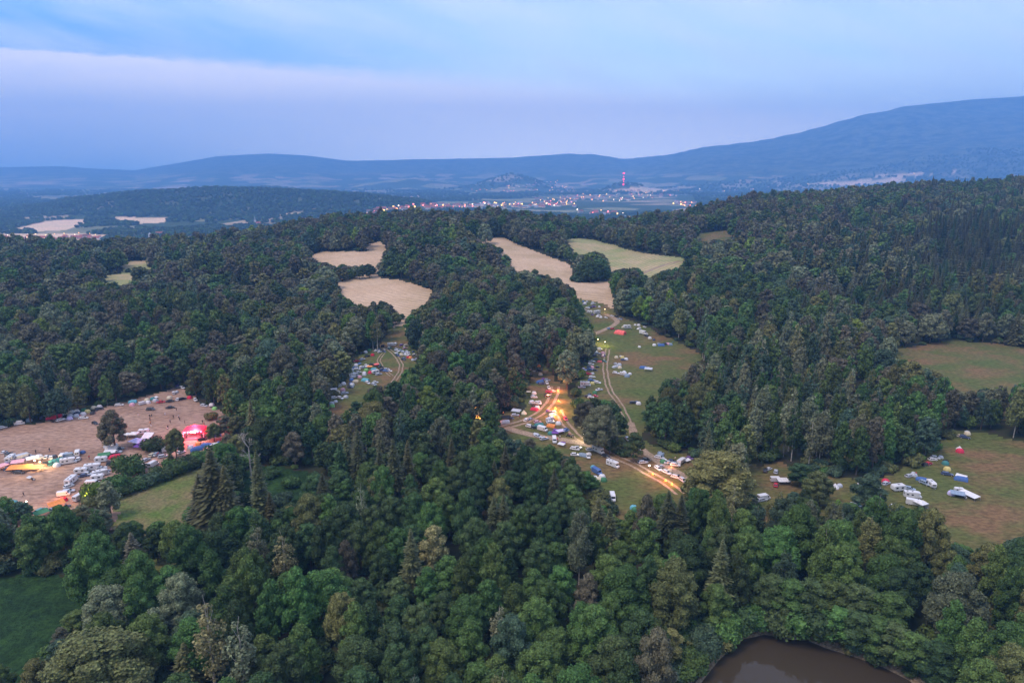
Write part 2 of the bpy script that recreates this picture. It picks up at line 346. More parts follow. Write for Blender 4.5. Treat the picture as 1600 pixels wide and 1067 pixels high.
# ------------------------------------------------------------------ mesh helpers
def props(o, label=None, cat=None, group=None, kind=None):
    if label: o['label'] = label
    if cat: o['category'] = cat
    if group: o['group'] = group
    if kind: o['kind'] = kind
    return o
def mesh_np(name, v, f, mats=(), mi=None, smooth=False):
    me = bpy.data.meshes.new(name); v = np.asarray(v, np.float32); f = np.asarray(f, np.int32)
    k = f.shape[1]
    me.vertices.add(len(v)); me.vertices.foreach_set('co', v.ravel())
    me.loops.add(f.size); me.loops.foreach_set('vertex_index', f.ravel())
    me.polygons.add(len(f)); me.polygons.foreach_set('loop_start', np.arange(0, f.size, k, dtype=np.int32))
    try: me.polygons.foreach_set('loop_total', np.full(len(f), k, np.int32))
    except Exception: pass
    for m in mats: me.materials.append(m)
    if mi is not None: me.polygons.foreach_set('material_index', np.asarray(mi, np.int32))
    me.polygons.foreach_set('use_smooth', np.full(len(f), smooth))
    me.update(calc_edges=True); me.validate()
    return me
def link(name, me, parent=None, loc=None):
    o = bpy.data.objects.new(name, me); COL.objects.link(o)
    if parent: o.parent = parent
    if loc is not None: o.location = loc
    return o
class MB:
    def __init__(s): s.v = []; s.f = []; s.m = []
    def add(s, v, f, m=0):
        b = len(s.v); s.v += [tuple(p) for p in v]; s.f += [tuple(i+b for i in q) for q in f]; s.m += [m]*len(f); return s
    def box(s, x0, x1, y0, y1, z0, z1, m=0, tx=0., ty=0.):
        v = [(x0, y0, z0), (x1, y0, z0), (x1, y1, z0), (x0, y1, z0), (x0+tx, y0+ty, z1), (x1-tx, y0+ty, z1), (x1-tx, y1-ty, z1), (x0+tx, y1-ty, z1)]
        return s.add(v, [(3, 2, 1, 0), (4, 5, 6, 7), (0, 1, 5, 4), (1, 2, 6, 5), (2, 3, 7, 6), (3, 0, 4, 7)], m)
    def loft(s, rings, m=0, cap=True):
        n = len(rings[0]); v = [p for r in rings for p in r]; f = []
        for i in range(len(rings)-1):
            for j in range(n):
                a = i*n+j; b = i*n+(j+1) % n; f.append((a, b, b+n, a+n))
        if cap: f.append(tuple(range(n-1, -1, -1))); f.append(tuple(range((len(rings)-1)*n, len(rings)*n)))
        return s.add(v, f, m)
    def tube(s, a, b, r0, r1, n=6, m=0):
        a = Vector(a); b = Vector(b); d = (b-a).normalized(); p = d.orthogonal().normalized(); q = d.cross(p)
        return s.loft([[a+(p*math.cos(k*2*math.pi/n)+q*math.sin(k*2*math.pi/n))*r0 for k in range(n)], [b+(p*math.cos(k*2*math.pi/n)+q*math.sin(k*2*math.pi/n))*r1 for k in range(n)]], m)
    def mesh(s, name, mats, smooth=False):
        me = bpy.data.meshes.new(name); me.from_pydata(s.v, [], s.f)
        for m in mats: me.materials.append(m)
        for p, i in zip(me.polygons, s.m): p.material_index = i; p.use_smooth = smooth
        me.update(); return me

# ------------------------------------------------------------------ ground sheet
FARFIELD = [[(-60, 372), (20, 358), (75, 345), (130, 342), (130, 350), (100, 360), (30, 363)], [(175, 340), (262, 339), (258, 348), (205, 350)], [(-100, 376), (0, 366), (110, 365), (190, 368), (150, 379), (-100, 386)], [(1250, 288), (1330, 282), (1430, 277), (1400, 286), (1320, 291)], [(1330, 276), (1500, 268), (1430, 276)],
            [(430, 334), (470, 332), (520, 334), (470, 337)], [(600, 331), (640, 322), (700, 316), (900, 305), (1080, 305), (1100, 330), (900, 338), (760, 326)], [(700, 300), (760, 293), (830, 292), (860, 298), (760, 304)], [(1000, 292), (1060, 298), (1000, 302), (940, 298)]]
def build_ground():
    rows = [45.]
    while rows[-1] < 1500: rows.append(rows[-1]*1.0085)
    while rows[-1] < 16000: rows.append(rows[-1]*1.0125)
    ys = np.array(rows); ts = np.linspace(-1.2, 1.2, 800)
    T, Yg = np.meshgrid(ts, ys); X = T*Yg; Z = height(X.ravel(), Yg.ravel()).reshape(X.shape)
    nr, nc = X.shape
    V = np.stack([X.ravel(), Yg.ravel(), Z.ravel()], 1)
    idx = np.arange(nr*nc).reshape(nr, nc)
    Fq = np.stack([idx[:-1, :-1].ravel(), idx[:-1, 1:].ravel(), idx[1:, 1:].ravel(), idx[1:, :-1].ravel()], 1)
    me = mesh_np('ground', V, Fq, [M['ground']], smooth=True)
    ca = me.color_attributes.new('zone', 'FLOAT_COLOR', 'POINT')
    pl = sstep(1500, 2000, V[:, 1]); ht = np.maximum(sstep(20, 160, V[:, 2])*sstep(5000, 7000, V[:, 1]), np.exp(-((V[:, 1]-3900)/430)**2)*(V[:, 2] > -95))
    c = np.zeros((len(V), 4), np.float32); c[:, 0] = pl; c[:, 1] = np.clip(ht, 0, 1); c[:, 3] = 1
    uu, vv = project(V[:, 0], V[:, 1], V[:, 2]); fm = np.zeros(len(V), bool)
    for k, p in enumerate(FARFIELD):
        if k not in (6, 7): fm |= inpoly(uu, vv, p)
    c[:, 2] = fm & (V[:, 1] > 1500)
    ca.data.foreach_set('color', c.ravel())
    props(link('ground', me), kind='structure')
    # openings: sheets lying on the ground, cut from the same grid
    cen = V[Fq].mean(1); near = (cen[:, 1] < 1500) & (np.abs(cen[:, 0]/cen[:, 1]) < 1.15)
    ii = np.where(near)[0]; cx, cyy, czz = cen[ii].T
    jx = fbm(cx/7, cyy/7)*3.0; jy = fbm(cx/7+50, cyy/7)*3.0
    names = [k for k in OPEN if k != 'pond']
    names.remove('glade'); names.insert(0, 'glade'); names.append('mid')
    hit = opening_of(cx+jx, cyy+jy, czz, names, (0,)); h2 = opening_of(cx+jx, cyy+jy, czz, names, (5, 11, 17)); hit = np.where(hit < 0, h2, hit)
    matof = {'camp': ('camp_field', 'stubble'), 'glade': ('meadow', 'glade'), 'glade_east': ('meadow', 'reeds'), 'mid': ('meadow', 'grassbrown'), 'reeds': ('reed_bed', 'reeds'), 'clear': ('meadow', 'grassbrown'), 'fork': ('meadow', 'grassbrown'), 'slope': ('meadow', 'grassbrown'),
             'hillfield': ('field', 'haypink'), 'hilltop': ('field', 'hay'), 'fieldwest': ('field', 'haypink'), 'fieldsouth': ('field', 'haypink'), 'westgap': [(160, 431), (196, 427), (216, 434), (196, 446), (165, 446)],
 'westgap2': [(188, 409), (236, 407), (238, 417), (193, 419)],
 'cutover': [(1082, 366), (1135, 360), (1152, 371), (1098, 377)],
 'strip': [(572, 390), (577, 381), (601, 376), (604, 390)],
 'westgap': ('meadow', 'hay'), 'westgap2': ('meadow', 'hay'), 'cutover': ('cutover_ground', 'grassbrown'), 'strip': ('field', 'haypink'), 'meadoweast': ('meadow', 'grassbrown'), 'campeast': ('meadow', 'grassbrown')}
    for k, nme in enumerate(names):
        fs = Fq[ii[hit == k]]
        if not len(fs): continue
        uq, inv = np.unique(fs, return_inverse=True)
        v = V[uq].copy(); v[:, 2] += .05
        onm, mt = matof[nme]
        props(link(onm, mesh_np(onm, v, inv.reshape(fs.shape), [M[mt]], smooth=True)), kind='structure')
build_ground()

# pond water and bank
def pond():
    m, nt, b = new_mat('pond water'); b.inputs['Base Color'].default_value = (.048, .038, .023, 1); b.inputs['Roughness'].default_value = .02; b.inputs['IOR'].default_value = 1.33
    n = nt.nodes.new('ShaderNodeTexNoise'); n.inputs['Scale'].default_value = .9; n.inputs['Detail'].default_value = 4
    tc = nt.nodes.new('ShaderNodeTexCoord'); nt.links.new(tc.outputs['Object'], n.inputs[0])
    bp = nt.nodes.new('ShaderNodeBump'); bp.inputs['Strength'].default_value = .12; bp.inputs['Distance'].default_value = .1; nt.links.new(n.outputs[0], bp.inputs['Height']); nt.links.new(bp.outputs[0], b.inputs['Normal'])
    c = POND.mean(0); P = c+(POND-c)*1.06
    me = bpy.data.meshes.new('pond'); me.from_pydata([(p[0], p[1], POND_Z) for p in P], [], [tuple(range(len(P)))]); me.materials.append(m)
    props(link('pond', me), kind='structure')
    # muddy rim
    v = []; f = []; n_ = len(POND); sub = []
    for i in range(n_):
        for q in np.linspace(0, 1, 8, endpoint=False): sub.append(POND[i]*(1-q)+POND[(i+1) % n_]*q)
    sub = np.array(sub); nn = len(sub)
    for i in range(nn):
        tg = sub[(i+1) % nn]-sub[i-1]; nv = np.array([tg[1], -tg[0]]); nv /= np.linalg.norm(nv)
        if inpoly(*(sub[i]+nv*.5), POND): nv = -nv
        for off in (-1.0, .3, 1.6, 2.6+.8*math.sin(i*1.7)):
            p = sub[i]+nv*off; v.append((p[0], p[1], float(height(*p))+.12))
    for i in range(nn):
        for j in range(3):
            a = i*4+j; b_ = ((i+1) % nn)*4+j; f.append((a, b_, b_+1, a+1))
    me = bpy.data.meshes.new('pond_bank'); me.from_pydata(v, [], f); me.materials.append(M['bank'])
    props(link('pond_bank', me), kind='structure')
pond()

# tracks: pairs of ruts or a full width lane, draped on the ground
_ln = [0]
def lane(pix, width, name='dirt_track', mat='track', ruts=False):
    _ln[0] += 1; lift = .07+.012*_ln[0]
    pts = [unproj(u, v) for u, v in pix]; P = np.array([p[:2] for p in pts if p is not None])
    dd = [P[0]]
    for a, b in zip(P[:-1], P[1:]):
        n = max(2, int(np.linalg.norm(b-a)/2)); dd += [a+(b-a)*k/n for k in range(1, n+1)]
    P = np.array(dd); 
    for _ in range(12): P[1:-1] = (P[:-2]+2*P[1:-1]+P[2:])/4
    v = []; f = []
    offs = [(-width/2, -width/2+width*.28), (width/2-width*.28, width/2)] if ruts else [(-width/2, width/2)]
    for (a, b) in offs:
        base = len(v)
        for i in range(len(P)):
            tg = P[min(i+1, len(P)-1)]-P[max(i-1, 0)]; nv = np.array([tg[1], -tg[0]])/np.linalg.norm(tg)
            w = .25*math.sin(i*.9)+.2*math.sin(i*2.3)
            for k in range(3):
                q = P[i]+nv*(a+(b-a)*k/2+(w if k != 1 else 0)*.5)
                v.append((q[0], q[1], float(height(*q))+lift))
        for i in range(len(P)-1):
            for k in range(2): r = base+i*3+k; f.append((r, r+1, r+4, r+3))
    me = bpy.data.meshes.new(name); me.from_pydata(v, [], f); me.materials.append(M[mat])
    props(link(name, me), kind='structure')
lane([(868, 604), (866, 618), (858, 632), (843, 648), (822, 658), (795, 667), (770, 670), (740, 676)], 5, ruts=True)
lane([(872, 640), (878, 655), (888, 668), (900, 682), (917, 693), (960, 714), (985, 722), (1010, 738), (1035, 750), (1052, 760), (1064, 772)], 4.2, ruts=True)
lane([(790, 668), (820, 678), (850, 684), (880, 687), (905, 691), (925, 697)], 4.5)
lane([(950, 545), (947, 560), (945, 575), (949, 600), (955, 615), (968, 630), (980, 655), (986, 668)], 3.2, ruts=True)
lane([(946, 491), (958, 496), (967, 503), (955, 511), (938, 518), (925, 524)], 4)
lane([(985, 660), (995, 695), (1015, 714), (1040, 728), (1065, 742), (1090, 758)], 3.6)
lane([(1365, 772), (1400, 758), (1440, 738), (1468, 712), (1486, 690), (1500, 674)], 5, 'dirt_track', 'grassbrown')
lane([(606, 545), (618, 555), (628, 570), (625, 583), (612, 600)], 2.8, ruts=True)
lane([(600, 552), (590, 562), (597, 575), (612, 588)], 2.4, ruts=True)
lane([(1040, 1085), (1070, 1060), (1095, 1040), (1120, 1020)], 3.0, 'gravel_path', 'bank')
lane([(1003, 428), (1030, 417), (1062, 408)], 4)

# ------------------------------------------------------------------ trees
def leaf_quads(P, Nrm, size, r):
    n = len(P); rnd = r.normal(size=(n, 3)); Nn = Nrm+rnd*.55; Nn /= np.linalg.norm(Nn, axis=1)[:, None]
    A = np.cross(Nn, r.normal(size=(n, 3))); A /= np.linalg.norm(A, axis=1)[:, None]; B = np.cross(Nn, A)
    s = size*(.6+.8*r.random(n))[:, None]; A *= s*.5; B *= s*.5*(.55+.4*r.random(n))[:, None]
    drop = Nn*s*.14
    V = np.stack([P-A-drop, P-B*1.0+drop*.4, P+A-drop, P+B*1.0+drop*.4], 1).reshape(-1, 3)
    Fq = np.arange(4*n).reshape(n, 4); return V, Fq
def ico(c, rad, r, sub=2, j=.12):
    import bmesh
    bm = bmesh.new(); bmesh.ops.create_icosphere(bm, subdivisions=sub, radius=1)
    v = np.array([x.co[:] for x in bm.verts]); f = np.array([[y.index for y in x.verts] for x in bm.faces]); bm.free()
    v = v*(1+r.normal(size=(len(v), 1))*j)*rad+c
    return v, f
def crown_lobes(r, lobes, leaf, dens, core=.78, sub=2):
    VV = []; FF = []; off = 0
    C = np.array([l[0] for l in lobes]); Rd = np.array([l[1] for l in lobes])
    for c, rd in lobes:
        c = np.array(c); rd = np.array(rd)
        n = int(dens*4*math.pi*((rd[0]*rd[1]*rd[2])**(2/3))/(leaf*leaf*.35))
        d = r.normal(size=(n, 3)); d /= np.linalg.norm(d, axis=1)[:, None]
        d = d[d[:, 2] > -.75]
        bump = 1+.13*np.sin(d[:, 0]*7+c[0])*np.sin(d[:, 1]*7+c[1])+.10*np.sin(d[:, 2]*9+c[2])
        P = c+d*rd*(bump*(.84+.22*r.random(len(d))))[:, None]
        keep = np.ones(len(P), bool)
        for c2, r2 in zip(C, Rd):
            if np.allclose(c2, c): continue
            keep &= (((P-c2)/r2)**2).sum(1) > .62
        P = P[keep]; d = d[keep]
        d2 = d/rd; d2 /= np.linalg.norm(d2, axis=1)[:, None]; d2[:, 2] += .25
        v, f = leaf_quads(P, d2, leaf, r); VV.append(v); FF.append(f+off); off += len(v)
        if core:
            v, f = ico(c, rd*core, r, sub)
            f = np.concatenate([f, f[:, :1]], 1)       # degenerate fourth corner dropped below
            VV.append(v); FF.append(-(f+off)-1); off += len(v)
    V = np.concatenate(VV); F4 = [q for q in FF if q.size and q.min() >= 0]; F3 = [-(q)-1 for q in FF if q.size and q.min() < 0]
    f4 = np.concatenate(F4); f3 = np.concatenate(F3)[:, :3] if F3 else np.zeros((0, 3), int)
    return V, f4, f3
def to_mesh(name, V, f4, f3, mats, trunk=None):
    """One mesh from quads and triangles, optionally with a trunk (MB) in the second slot."""
    tris = np.concatenate([f4[:, [0, 1, 2]], f4[:, [0, 2, 3]], f3]) if len(f3) or len(f4) else f3
    mi = np.zeros(len(tris), int)
    if trunk:
        tv = np.array(trunk.v); b = len(V); tf = []
        for q in trunk.f:
            for k in range(1, len(q)-1): tf.append((q[0]+b, q[k]+b, q[k+1]+b))
        V = np.concatenate([V, tv]); tris = np.concatenate([tris, np.array(tf)]); mi = np.concatenate([mi, np.ones(len(tf), int)])
    return mesh_np(name, V, tris, mats, mi)
def trunk_mb(h, r0, r, limbs=5, spread=3., top=.8, start=.35):
    t = MB(); pts = [Vector((0, 0, -.6))]
    n = 5
    for i in range(1, n+1): pts.append(Vector((r.normal()*.12*i*.6, r.normal()*.12*i*.6, h*top*i/n)))
    for i in range(n): t.tube(pts[i], pts[i+1], r0*(1-.8*i/n), r0*(1-.8*(i+1)/n), 6)
    for k in range(limbs):
        q = start+(top-start)*(k+.5)/limbs; z = h*q; a = r.random()*6.28
        base = Vector((0, 0, z)); tip = base+Vector((math.cos(a)*spread*(1.1-q), math.sin(a)*spread*(1.1-q), h*.14))
        t.tube(base, tip, r0*.38*(1.1-q), r0*.1, 5)
    return t
def make_broad(seed, lod, w=5.6, h=18., n=24, zlow=.22, flatn=.85):
    r = np.random.default_rng(seed); lobes = []
    lobes.append(((0, 0, h*.56), (w*.52, w*.52, h*.25)))
    lobes.append(((r.normal()*.5, r.normal()*.5, h*.84), (w*.34, w*.34, h*.13)))
    for k in range(n):
        a = k*2.399+r.normal()*.3; q = (k+.5)/n; z = h*(zlow+.68*q); rr = w*(.70*math.sin(math.pi*min(1, (.18+.80*q)))**.7)
        s = w*(.24+.14*r.random())*(1-.25*q)
        lobes.append(((math.cos(a)*rr, math.sin(a)*rr, z), (s, s, s*flatn*(1+.2*r.random()))))
    leaf = {0: .44, 1: .9, 2: 1.7}[lod]
    V, f4, f3 = crown_lobes(r, lobes, leaf, {0: 1.0, 1: .85, 2: .8}[lod], .80, 2 if lod == 0 else 1)
    return (V, f4, f3), trunk_mb(h, .34, r, 5, w*.8), M['bark']
def make_tall(seed, lod, w=3.3, h=22., core=.6, n=13, dens=.75):
    r = np.random.default_rng(seed); lobes = []
    for k in range(n):
        a = k*2.399+r.normal()*.5; q = (k+.5)/n; z = h*(.30+.64*q); rr = w*.55*(1-abs(q-.35)*.9)
        s = w*(.42+.18*r.random())*(1.12-.7*q)
        lobes.append(((math.cos(a)*rr, math.sin(a)*rr, z), (s, s, s*1.35)))
    leaf = {0: .48, 1: .85, 2: 1.7}[lod]
    V, f4, f3 = crown_lobes(r, lobes, leaf, dens, core, 1)
    return (V, f4, f3), trunk_mb(h, .22, r, 7, w*.9, .92, .3), M['birch']
def make_spruce(seed, lod, w=3.6, h=23.):
    r = np.random.default_rng(seed); P = []; A = []; B = []
    lv = {0: 46, 1: 28, 2: 15}[lod]; nb = {0: 20, 1: 13, 2: 9}[lod]
    V = []
    for i in range(lv):
        q = (i+.5)/lv; z = h*(.12+.87*q); rad = w*(1-q)**.75*(.72+.5*r.random())+.15
        m = max(5, int(nb*(1-q*.55)))
        for k in range(m):
            a = 2*math.pi*(k+r.random()*.7)/m+i; L_ = rad*(.75+.4*r.random()); hw = (.30+.42*(1-q))*(1.0 if lod == 0 else 1.5 if lod == 1 else 2.4)
            c, s = math.cos(a), math.sin(a); px, py = -s, c; seg = 3 if lod == 0 else 1
            for g in range(seg):
                r0 = L_*g/seg; r1 = L_*(g+1)/seg; z0 = z-.30*r0-.03*r0*r0; z1 = z-.30*r1-.03*r1*r1+(.12*L_ if g == seg-1 else 0)
                w0 = hw*(1-.25*g/seg)*(.7+.5*r.random()); w1 = hw*(1-.75*(g+1)/seg); tw = r.normal()*.25
                V += [(c*r0+px*w0, s*r0+py*w0, z0-.28*w0+tw*w0), (c*r1+px*w1, s*r1+py*w1, z1-.28*w1), (c*r1-px*w1, s*r1-py*w1, z1-.28*w1), (c*r0-px*w0, s*r0-py*w0, z0-.28*w0-tw*w0)]
    V = np.array(V); f4 = np.arange(len(V)).reshape(-1, 4)
    # dark heart of the crown
    n = 7; ring = []
    for i, (q, k) in enumerate(((.10, .5), (.4, .38), (.75, .18), (.97, .02))):
        ring.append([(math.cos(j*2*math.pi/n)*w*k, math.sin(j*2*math.pi/n)*w*k, h*q) for j in range(n)])
    cm = MB().loft(ring); b = len(V); tf = []
    for q in cm.f:
        for k in range(1, len(q)-1): tf.append((q[0]+b, q[k]+b, q[k+1]+b))
    V = np.concatenate([V, np.array(cm.v)])
    return (V, f4, np.array(tf)), MB().tube((0, 0, -.5), (0, 0, h*.5), .3, .18).tube((0, 0, h*.5), (0, 0, h*.995), .18, .03), M['bark']
def make_bush(seed, lod, w=2.6, h=3.6):
    r = np.random.default_rng(seed); lobes = []
    for k in range(8):
        a = k*2.399; q = r.random(); rr = w*.55*(k > 0); s = w*(.42+.2*r.random())
        lobes.append(((math.cos(a)*rr, math.sin(a)*rr, h*(.35+.3*q)), (s, s, s*.9)))
    V, f4, f3 = crown_lobes(r, lobes, {0: .4, 1: .7, 2: 1.2}[lod], .9, .78, 1)
    return (V, f4, f3), MB().tube((0, 0, -.3), (0, 0, h*.6), .1, .05), M['bark']
def make_bare(seed, h=19.):
    r = np.random.default_rng(seed); t = MB()
    def grow(a, d, L_, rad, dep):
        b = a+d*L_; t.tube(a, b, rad, rad*.62, 5)
        if dep == 0: return
        for k in range(3 if dep > 1 else 4):
            nd = (d+Vector((r.normal(), r.normal(), .35+r.random()*.5))*.55).normalized(); grow(b, nd, L_*(.62+.2*r.random()), rad*.58, dep-1)
    t.tube((0, 0, -.5), (0, 0, h*.42), .32, .26, 7); grow(Vector((0, 0, h*.42)), Vector((0, 0, 1)), h*.17, .24, 4)
    for k in range(5): grow(Vector((0, 0, h*(.3+.04*k))), Vector((r.normal(), r.normal(), .5)).normalized(), 1.8, .1, 2)
    return t
KINDS = {  # kind -> (maker, nominal height, nominal half width, name, words)
 'b0': (lambda l: make_broad(1, l), 18, 5.6, 'broadleaf_tree', 'round crowned broadleaf tree'),
 'b1': (lambda l: make_broad(2, l, 4.8, 17.5, 20, .25), 17.5, 4.8, 'broadleaf_tree', 'domed broadleaf tree'),
 'b2': (lambda l: make_broad(3, l, 6.4, 18.5, 30, .2, .75), 18.5, 6.4, 'broadleaf_tree', 'wide lumpy broadleaf tree'),
 'b3': (lambda l: make_broad(4, l, 4.2, 19, 22, .2, 1.1), 19, 4.2, 'broadleaf_tree', 'tall oval broadleaf tree'),
 'b4': (lambda l: make_broad(8, l, 5.2, 17, 26, .3, .9), 17, 5.2, 'broadleaf_tree', 'knobbly broadleaf tree'),
 't0': (lambda l: make_tall(5, l), 22, 3.3, 'birch_tree', 'slender birch tree'),
 't1': (lambda l: make_tall(6, l, 2.7, 20, .45, 11, .55), 20, 2.7, 'birch_tree', 'thin airy birch tree'),
 't2': (lambda l: make_tall(9, l, 4.0, 22, .7, 15, .85), 22, 4.0, 'poplar_tree', 'tall plumed poplar tree'),
 's0': (lambda l: make_spruce(7, l, 4.3), 23, 4.3, 'spruce_tree', 'pointed spruce tree'),
 's1': (lambda l: make_spruce(11, l, 3.3, 20), 20, 3.3, 'spruce_tree', 'narrow pointed spruce tree'),
 'u0': (lambda l: make_bush(12, l), 3.8, 2.6, 'bush', 'rounded bush'),
}
CWORD = {'dark': 'dark green', 'mid': 'mid green', 'olive': 'olive green', 'grey': 'grey green', 'lime': 'bright yellow green', 'rust': 'brownish', 'spruce': 'dull dark green', 'blue': 'bluish green', 'pale': 'pale straw green'}
_geo = {}
def geo(kind, lod):
    if (kind, lod) not in _geo: _geo[kind, lod] = KINDS[kind][0](lod)
    return _geo[kind, lod]
_cm = {}
def parts(kind, colr):
    if (kind, colr) not in _cm:
        (V, f4, f3), tr, tm = geo(kind, 0)
        _cm[kind, colr] = (to_mesh('crown', V, f4, f3, [M['leaf_'+colr]]), tr.mesh('trunk', [tm]))
    return _cm[kind, colr]
TREES = []   # things placed, for labels
def tree_thing(kind, colr, x, y, sxy, sz, rot, extra=None, group=None):
    crown, trunk = parts(kind, colr); nm = KINDS[kind][3]
    e = bpy.data.objects.new(nm, None); COL.objects.link(e); e.location = (x, y, float(height(x, y))-.05); e.rotation_euler = (0, 0, rot); e.scale = (sxy, sxy, sz)
    e.empty_display_size = .5
    link('trunk', trunk, e); link('crown', crown, e)
    TREES.append((e, kind, colr, extra, group)); return e

# hand placed trees: kind, colour, base column, base row, height m, half width m, words
HAND = [
 ('b3', 'rust', 180, 702, 18, 5.6, 'lone broadleaf tree standing in the trampled camp field'),
 ('u0', 'dark', 243, 704, 6.5, 5.2, 'round dark bush beside the lilac pavilion'),
 ('b4', 'olive', 276, 716, 12, 4.0, 'small olive tree left of the red lit stage'),
 ('u0', 'mid', 205, 742, 9, 5.5, 'big rounded bush right of the parked caravans'),
 ('u0', 'mid', 172, 775, 8, 5.4, 'rounded bush at the lower corner of the camp field'),
 ('u0', 'lime', 148, 782, 8, 4.2, 'bush lit yellow by the lamp below the camp field'),
 ('u0', 'dark', 212, 764, 5.5, 4.4, None), ('u0', 'blue', 233, 757, 5, 4.0, None), ('u0', 'dark', 255, 748, 5.5, 4.2, None), ('u0', 'mid', 276, 740, 5.5, 4.4, None), ('u0', 'dark', 297, 731, 5.5, 4.4, None),
 ('u0', 'mid', 318, 722, 5.5, 4.2, None), ('u0', 'dark', 338, 712, 6, 4.4, None), ('u0', 'dark', 360, 704, 6, 4.2, None), ('u0', 'olive', 150, 792, 5, 4, None), ('u0', 'dark', 192, 772, 5, 4, None),
 ('b4', 'olive', 335, 690, 8, 3.2, 'small olive tree right of the red lit stage'), ('b1', 'rust', 352, 682, 10, 4, None), ('b1', 'olive', 372, 690, 12, 4.6, None), ('u0', 'olive', 330, 655, 4, 3, None),
 ('s0', 'spruce', 342, 838, 30, 8.0, 'largest spruce tree, standing in the green glade'),
 ('s1', 'spruce', 412, 835, 29, 4.4, 'slim tall spruce tree right of the largest spruce'),
 ('s0', 'spruce', 320, 834, 21, 5.4, 'shorter spruce tree left of the largest spruce'),
 ('b4', 'blue', 312, 832, 9, 4.0, None), ('b1', 'dark', 385, 828, 13, 4.6, None), ('u0', 'blue', 368, 745, 5, 3.8, None), ('u0', 'mid', 385, 728, 6, 4, None), ('u0', 'dark', 425, 745, 4, 3.2, None), ('u0', 'mid', 455, 760, 4.5, 3.4, None), ('u0', 'blue', 440, 790, 5, 3.6, None), ('b4', 'olive', 372, 722, 11, 4.2, None), ('b1', 'rust', 462, 730, 15, 4.8, None), ('s1', 'spruce', 427, 842, 16, 2.6, None), ('s0', 'spruce', 361, 842, 25, 6.0, None),
 ('s0', 'spruce', 563, 762, 23, 4.2, None), ('s0', 'spruce', 618, 785, 24, 3.9, None), ('s1', 'spruce', 596, 778, 19, 3, None), ('s1', 'spruce', 640, 778, 22, 3, None), ('s0', 'spruce', 643, 800, 14, 3, None), ('s1', 'spruce', 508, 812, 17, 3, None),
 ('s0', 'spruce', 790, 778, 20, 3.2, None), ('s1', 'spruce', 773, 790, 17, 2.5, None), ('s0', 'spruce', 772, 858, 18, 3, None), ('s0', 'spruce', 787, 860, 19, 3, None), ('s0', 'spruce', 933, 868, 19, 3.4, None), ('s0', 'spruce', 950, 876, 17, 3.6, None),
 ('s0', 'rust', 215, 912, 16, 4.2, 'brownish fading spruce tree in the lower left wood'),
 ('s0', 'spruce', 1040, 860, 20, 3.6, None), ('s1', 'spruce', 1060, 862, 19, 3.2, None),
 ('t1', 'olive', 590, 548, 24, 4.6, 'birch tree with a bare white trunk above the tent clearing'),
 ('b2', 'olive', 1120, 800, 23, 11.5, 'broad olive oak beside the car lined track'),
 ('b2', 'grey', 936, 706, 21, 7.6, 'broad grey green tree between the forked tracks'),
 ('b4', 'rust', 914, 684, 16, 6.0, 'brownish tree left of the broad grey green tree'),
 ('b1', 'dark', 990, 722, 13, 4.4, 'dark tree beside the crossing of the tracks'),
 ('b1', 'lime', 669, 660, 18, 5.5, 'brightest yellow green tree below the tent clearing'),
 ('b2', 'rust', 640, 650, 16, 6.5, None), ('b2', 'olive', 585, 690, 19, 8, 'spreading olive tree below the tent clearing'),
 ('b2', 'olive', 165, 1110, 19, 11.5, 'broad olive oak at the bottom left of the view'),
 ('t1', 'pale', 338, 1085, 24, 4.0, 'pale birch with white stems at the bottom edge'),
 ('t1', 'grey', 383, 1095, 20, 4.0, 'greyish birch right of the pale birch at the bottom edge'),
 ('t1', 'pale', 450, 935, 20, 3.4, 'straw coloured birch above the lower left wood'),
 ('b2', 'olive', 1048, 985, 20, 6.5, 'big olive oak left of the pond'),
 ('b2', 'grey', 1485, 1010, 21, 7, 'silvery grey tree right of the pond'),
 ('b2', 'grey', 1405, 765, 0, 0, None),
 ('b1', 'pale', 680, 910, 18, 4.6, 'straw coloured tree in the middle of the alder wood'),
 ('b4', 'grey', 690, 730, 20, 5, 'silvery tree above the alder wood'),
 ('b2', 'dark', 922, 441, 22, 9, 'tree clump crown standing alone in the hay field'), ('b1', 'dark', 935, 440, 19, 8, None), ('b1', 'dark', 908, 439, 17, 7, None),
 ('b4', 'rust', 988, 458, 20, 9, 'brownish tree at the lower end of the hay field'), ('b1', 'dark', 968, 462, 17, 7, None),
 ('b1', 'dark', 510, 432, 9, 6, None), ('b4', 'dark', 528, 434, 10, 6, None), ('b1', 'mid', 546, 435, 9, 6, None), ('b1', 'dark', 562, 436, 11, 6, None), ('b4', 'dark', 577, 434, 13, 7, None), ('b1', 'blue', 500, 424, 10, 6, None),
 ('b1', 'dark', 1250, 760, 9, 5.4, None), ('b4', 'olive', 1275, 790, 12, 5.6, None), ('b1', 'blue', 1352, 800, 14, 6.0, None),
]
HP = []
def place_hand():
    for kd, c, u, v, h, hw, words in HAND:
        if h == 0: continue
        if kd[0] == 's' and hw < 4: hw *= 1.25
        p = unproj(u, v) 
        if p is None: continue
        kn = KINDS[kd]; sxy = hw/kn[2]; sz = h/kn[1]
        tree_thing(kd, c, p[0], p[1], sxy, sz, random.random()*6.28, words)
        HP.append((p[0], p[1], hw))
place_hand()
_b = make_bare(3).mesh('trunk', [M['birch']])
for (u, v, h, wd) in ((393, 748, 21, 'leafless pale tree with forked limbs right of the glade'), (1232, 705, 17, 'leafless pale snag at the front of the right hand wood')):
    p = unproj(u, v); e = props(link('bare_tree', _b, None, p), wd, 'tree'); e.scale = (h/19,)*3; HP.append((p[0], p[1], 3))

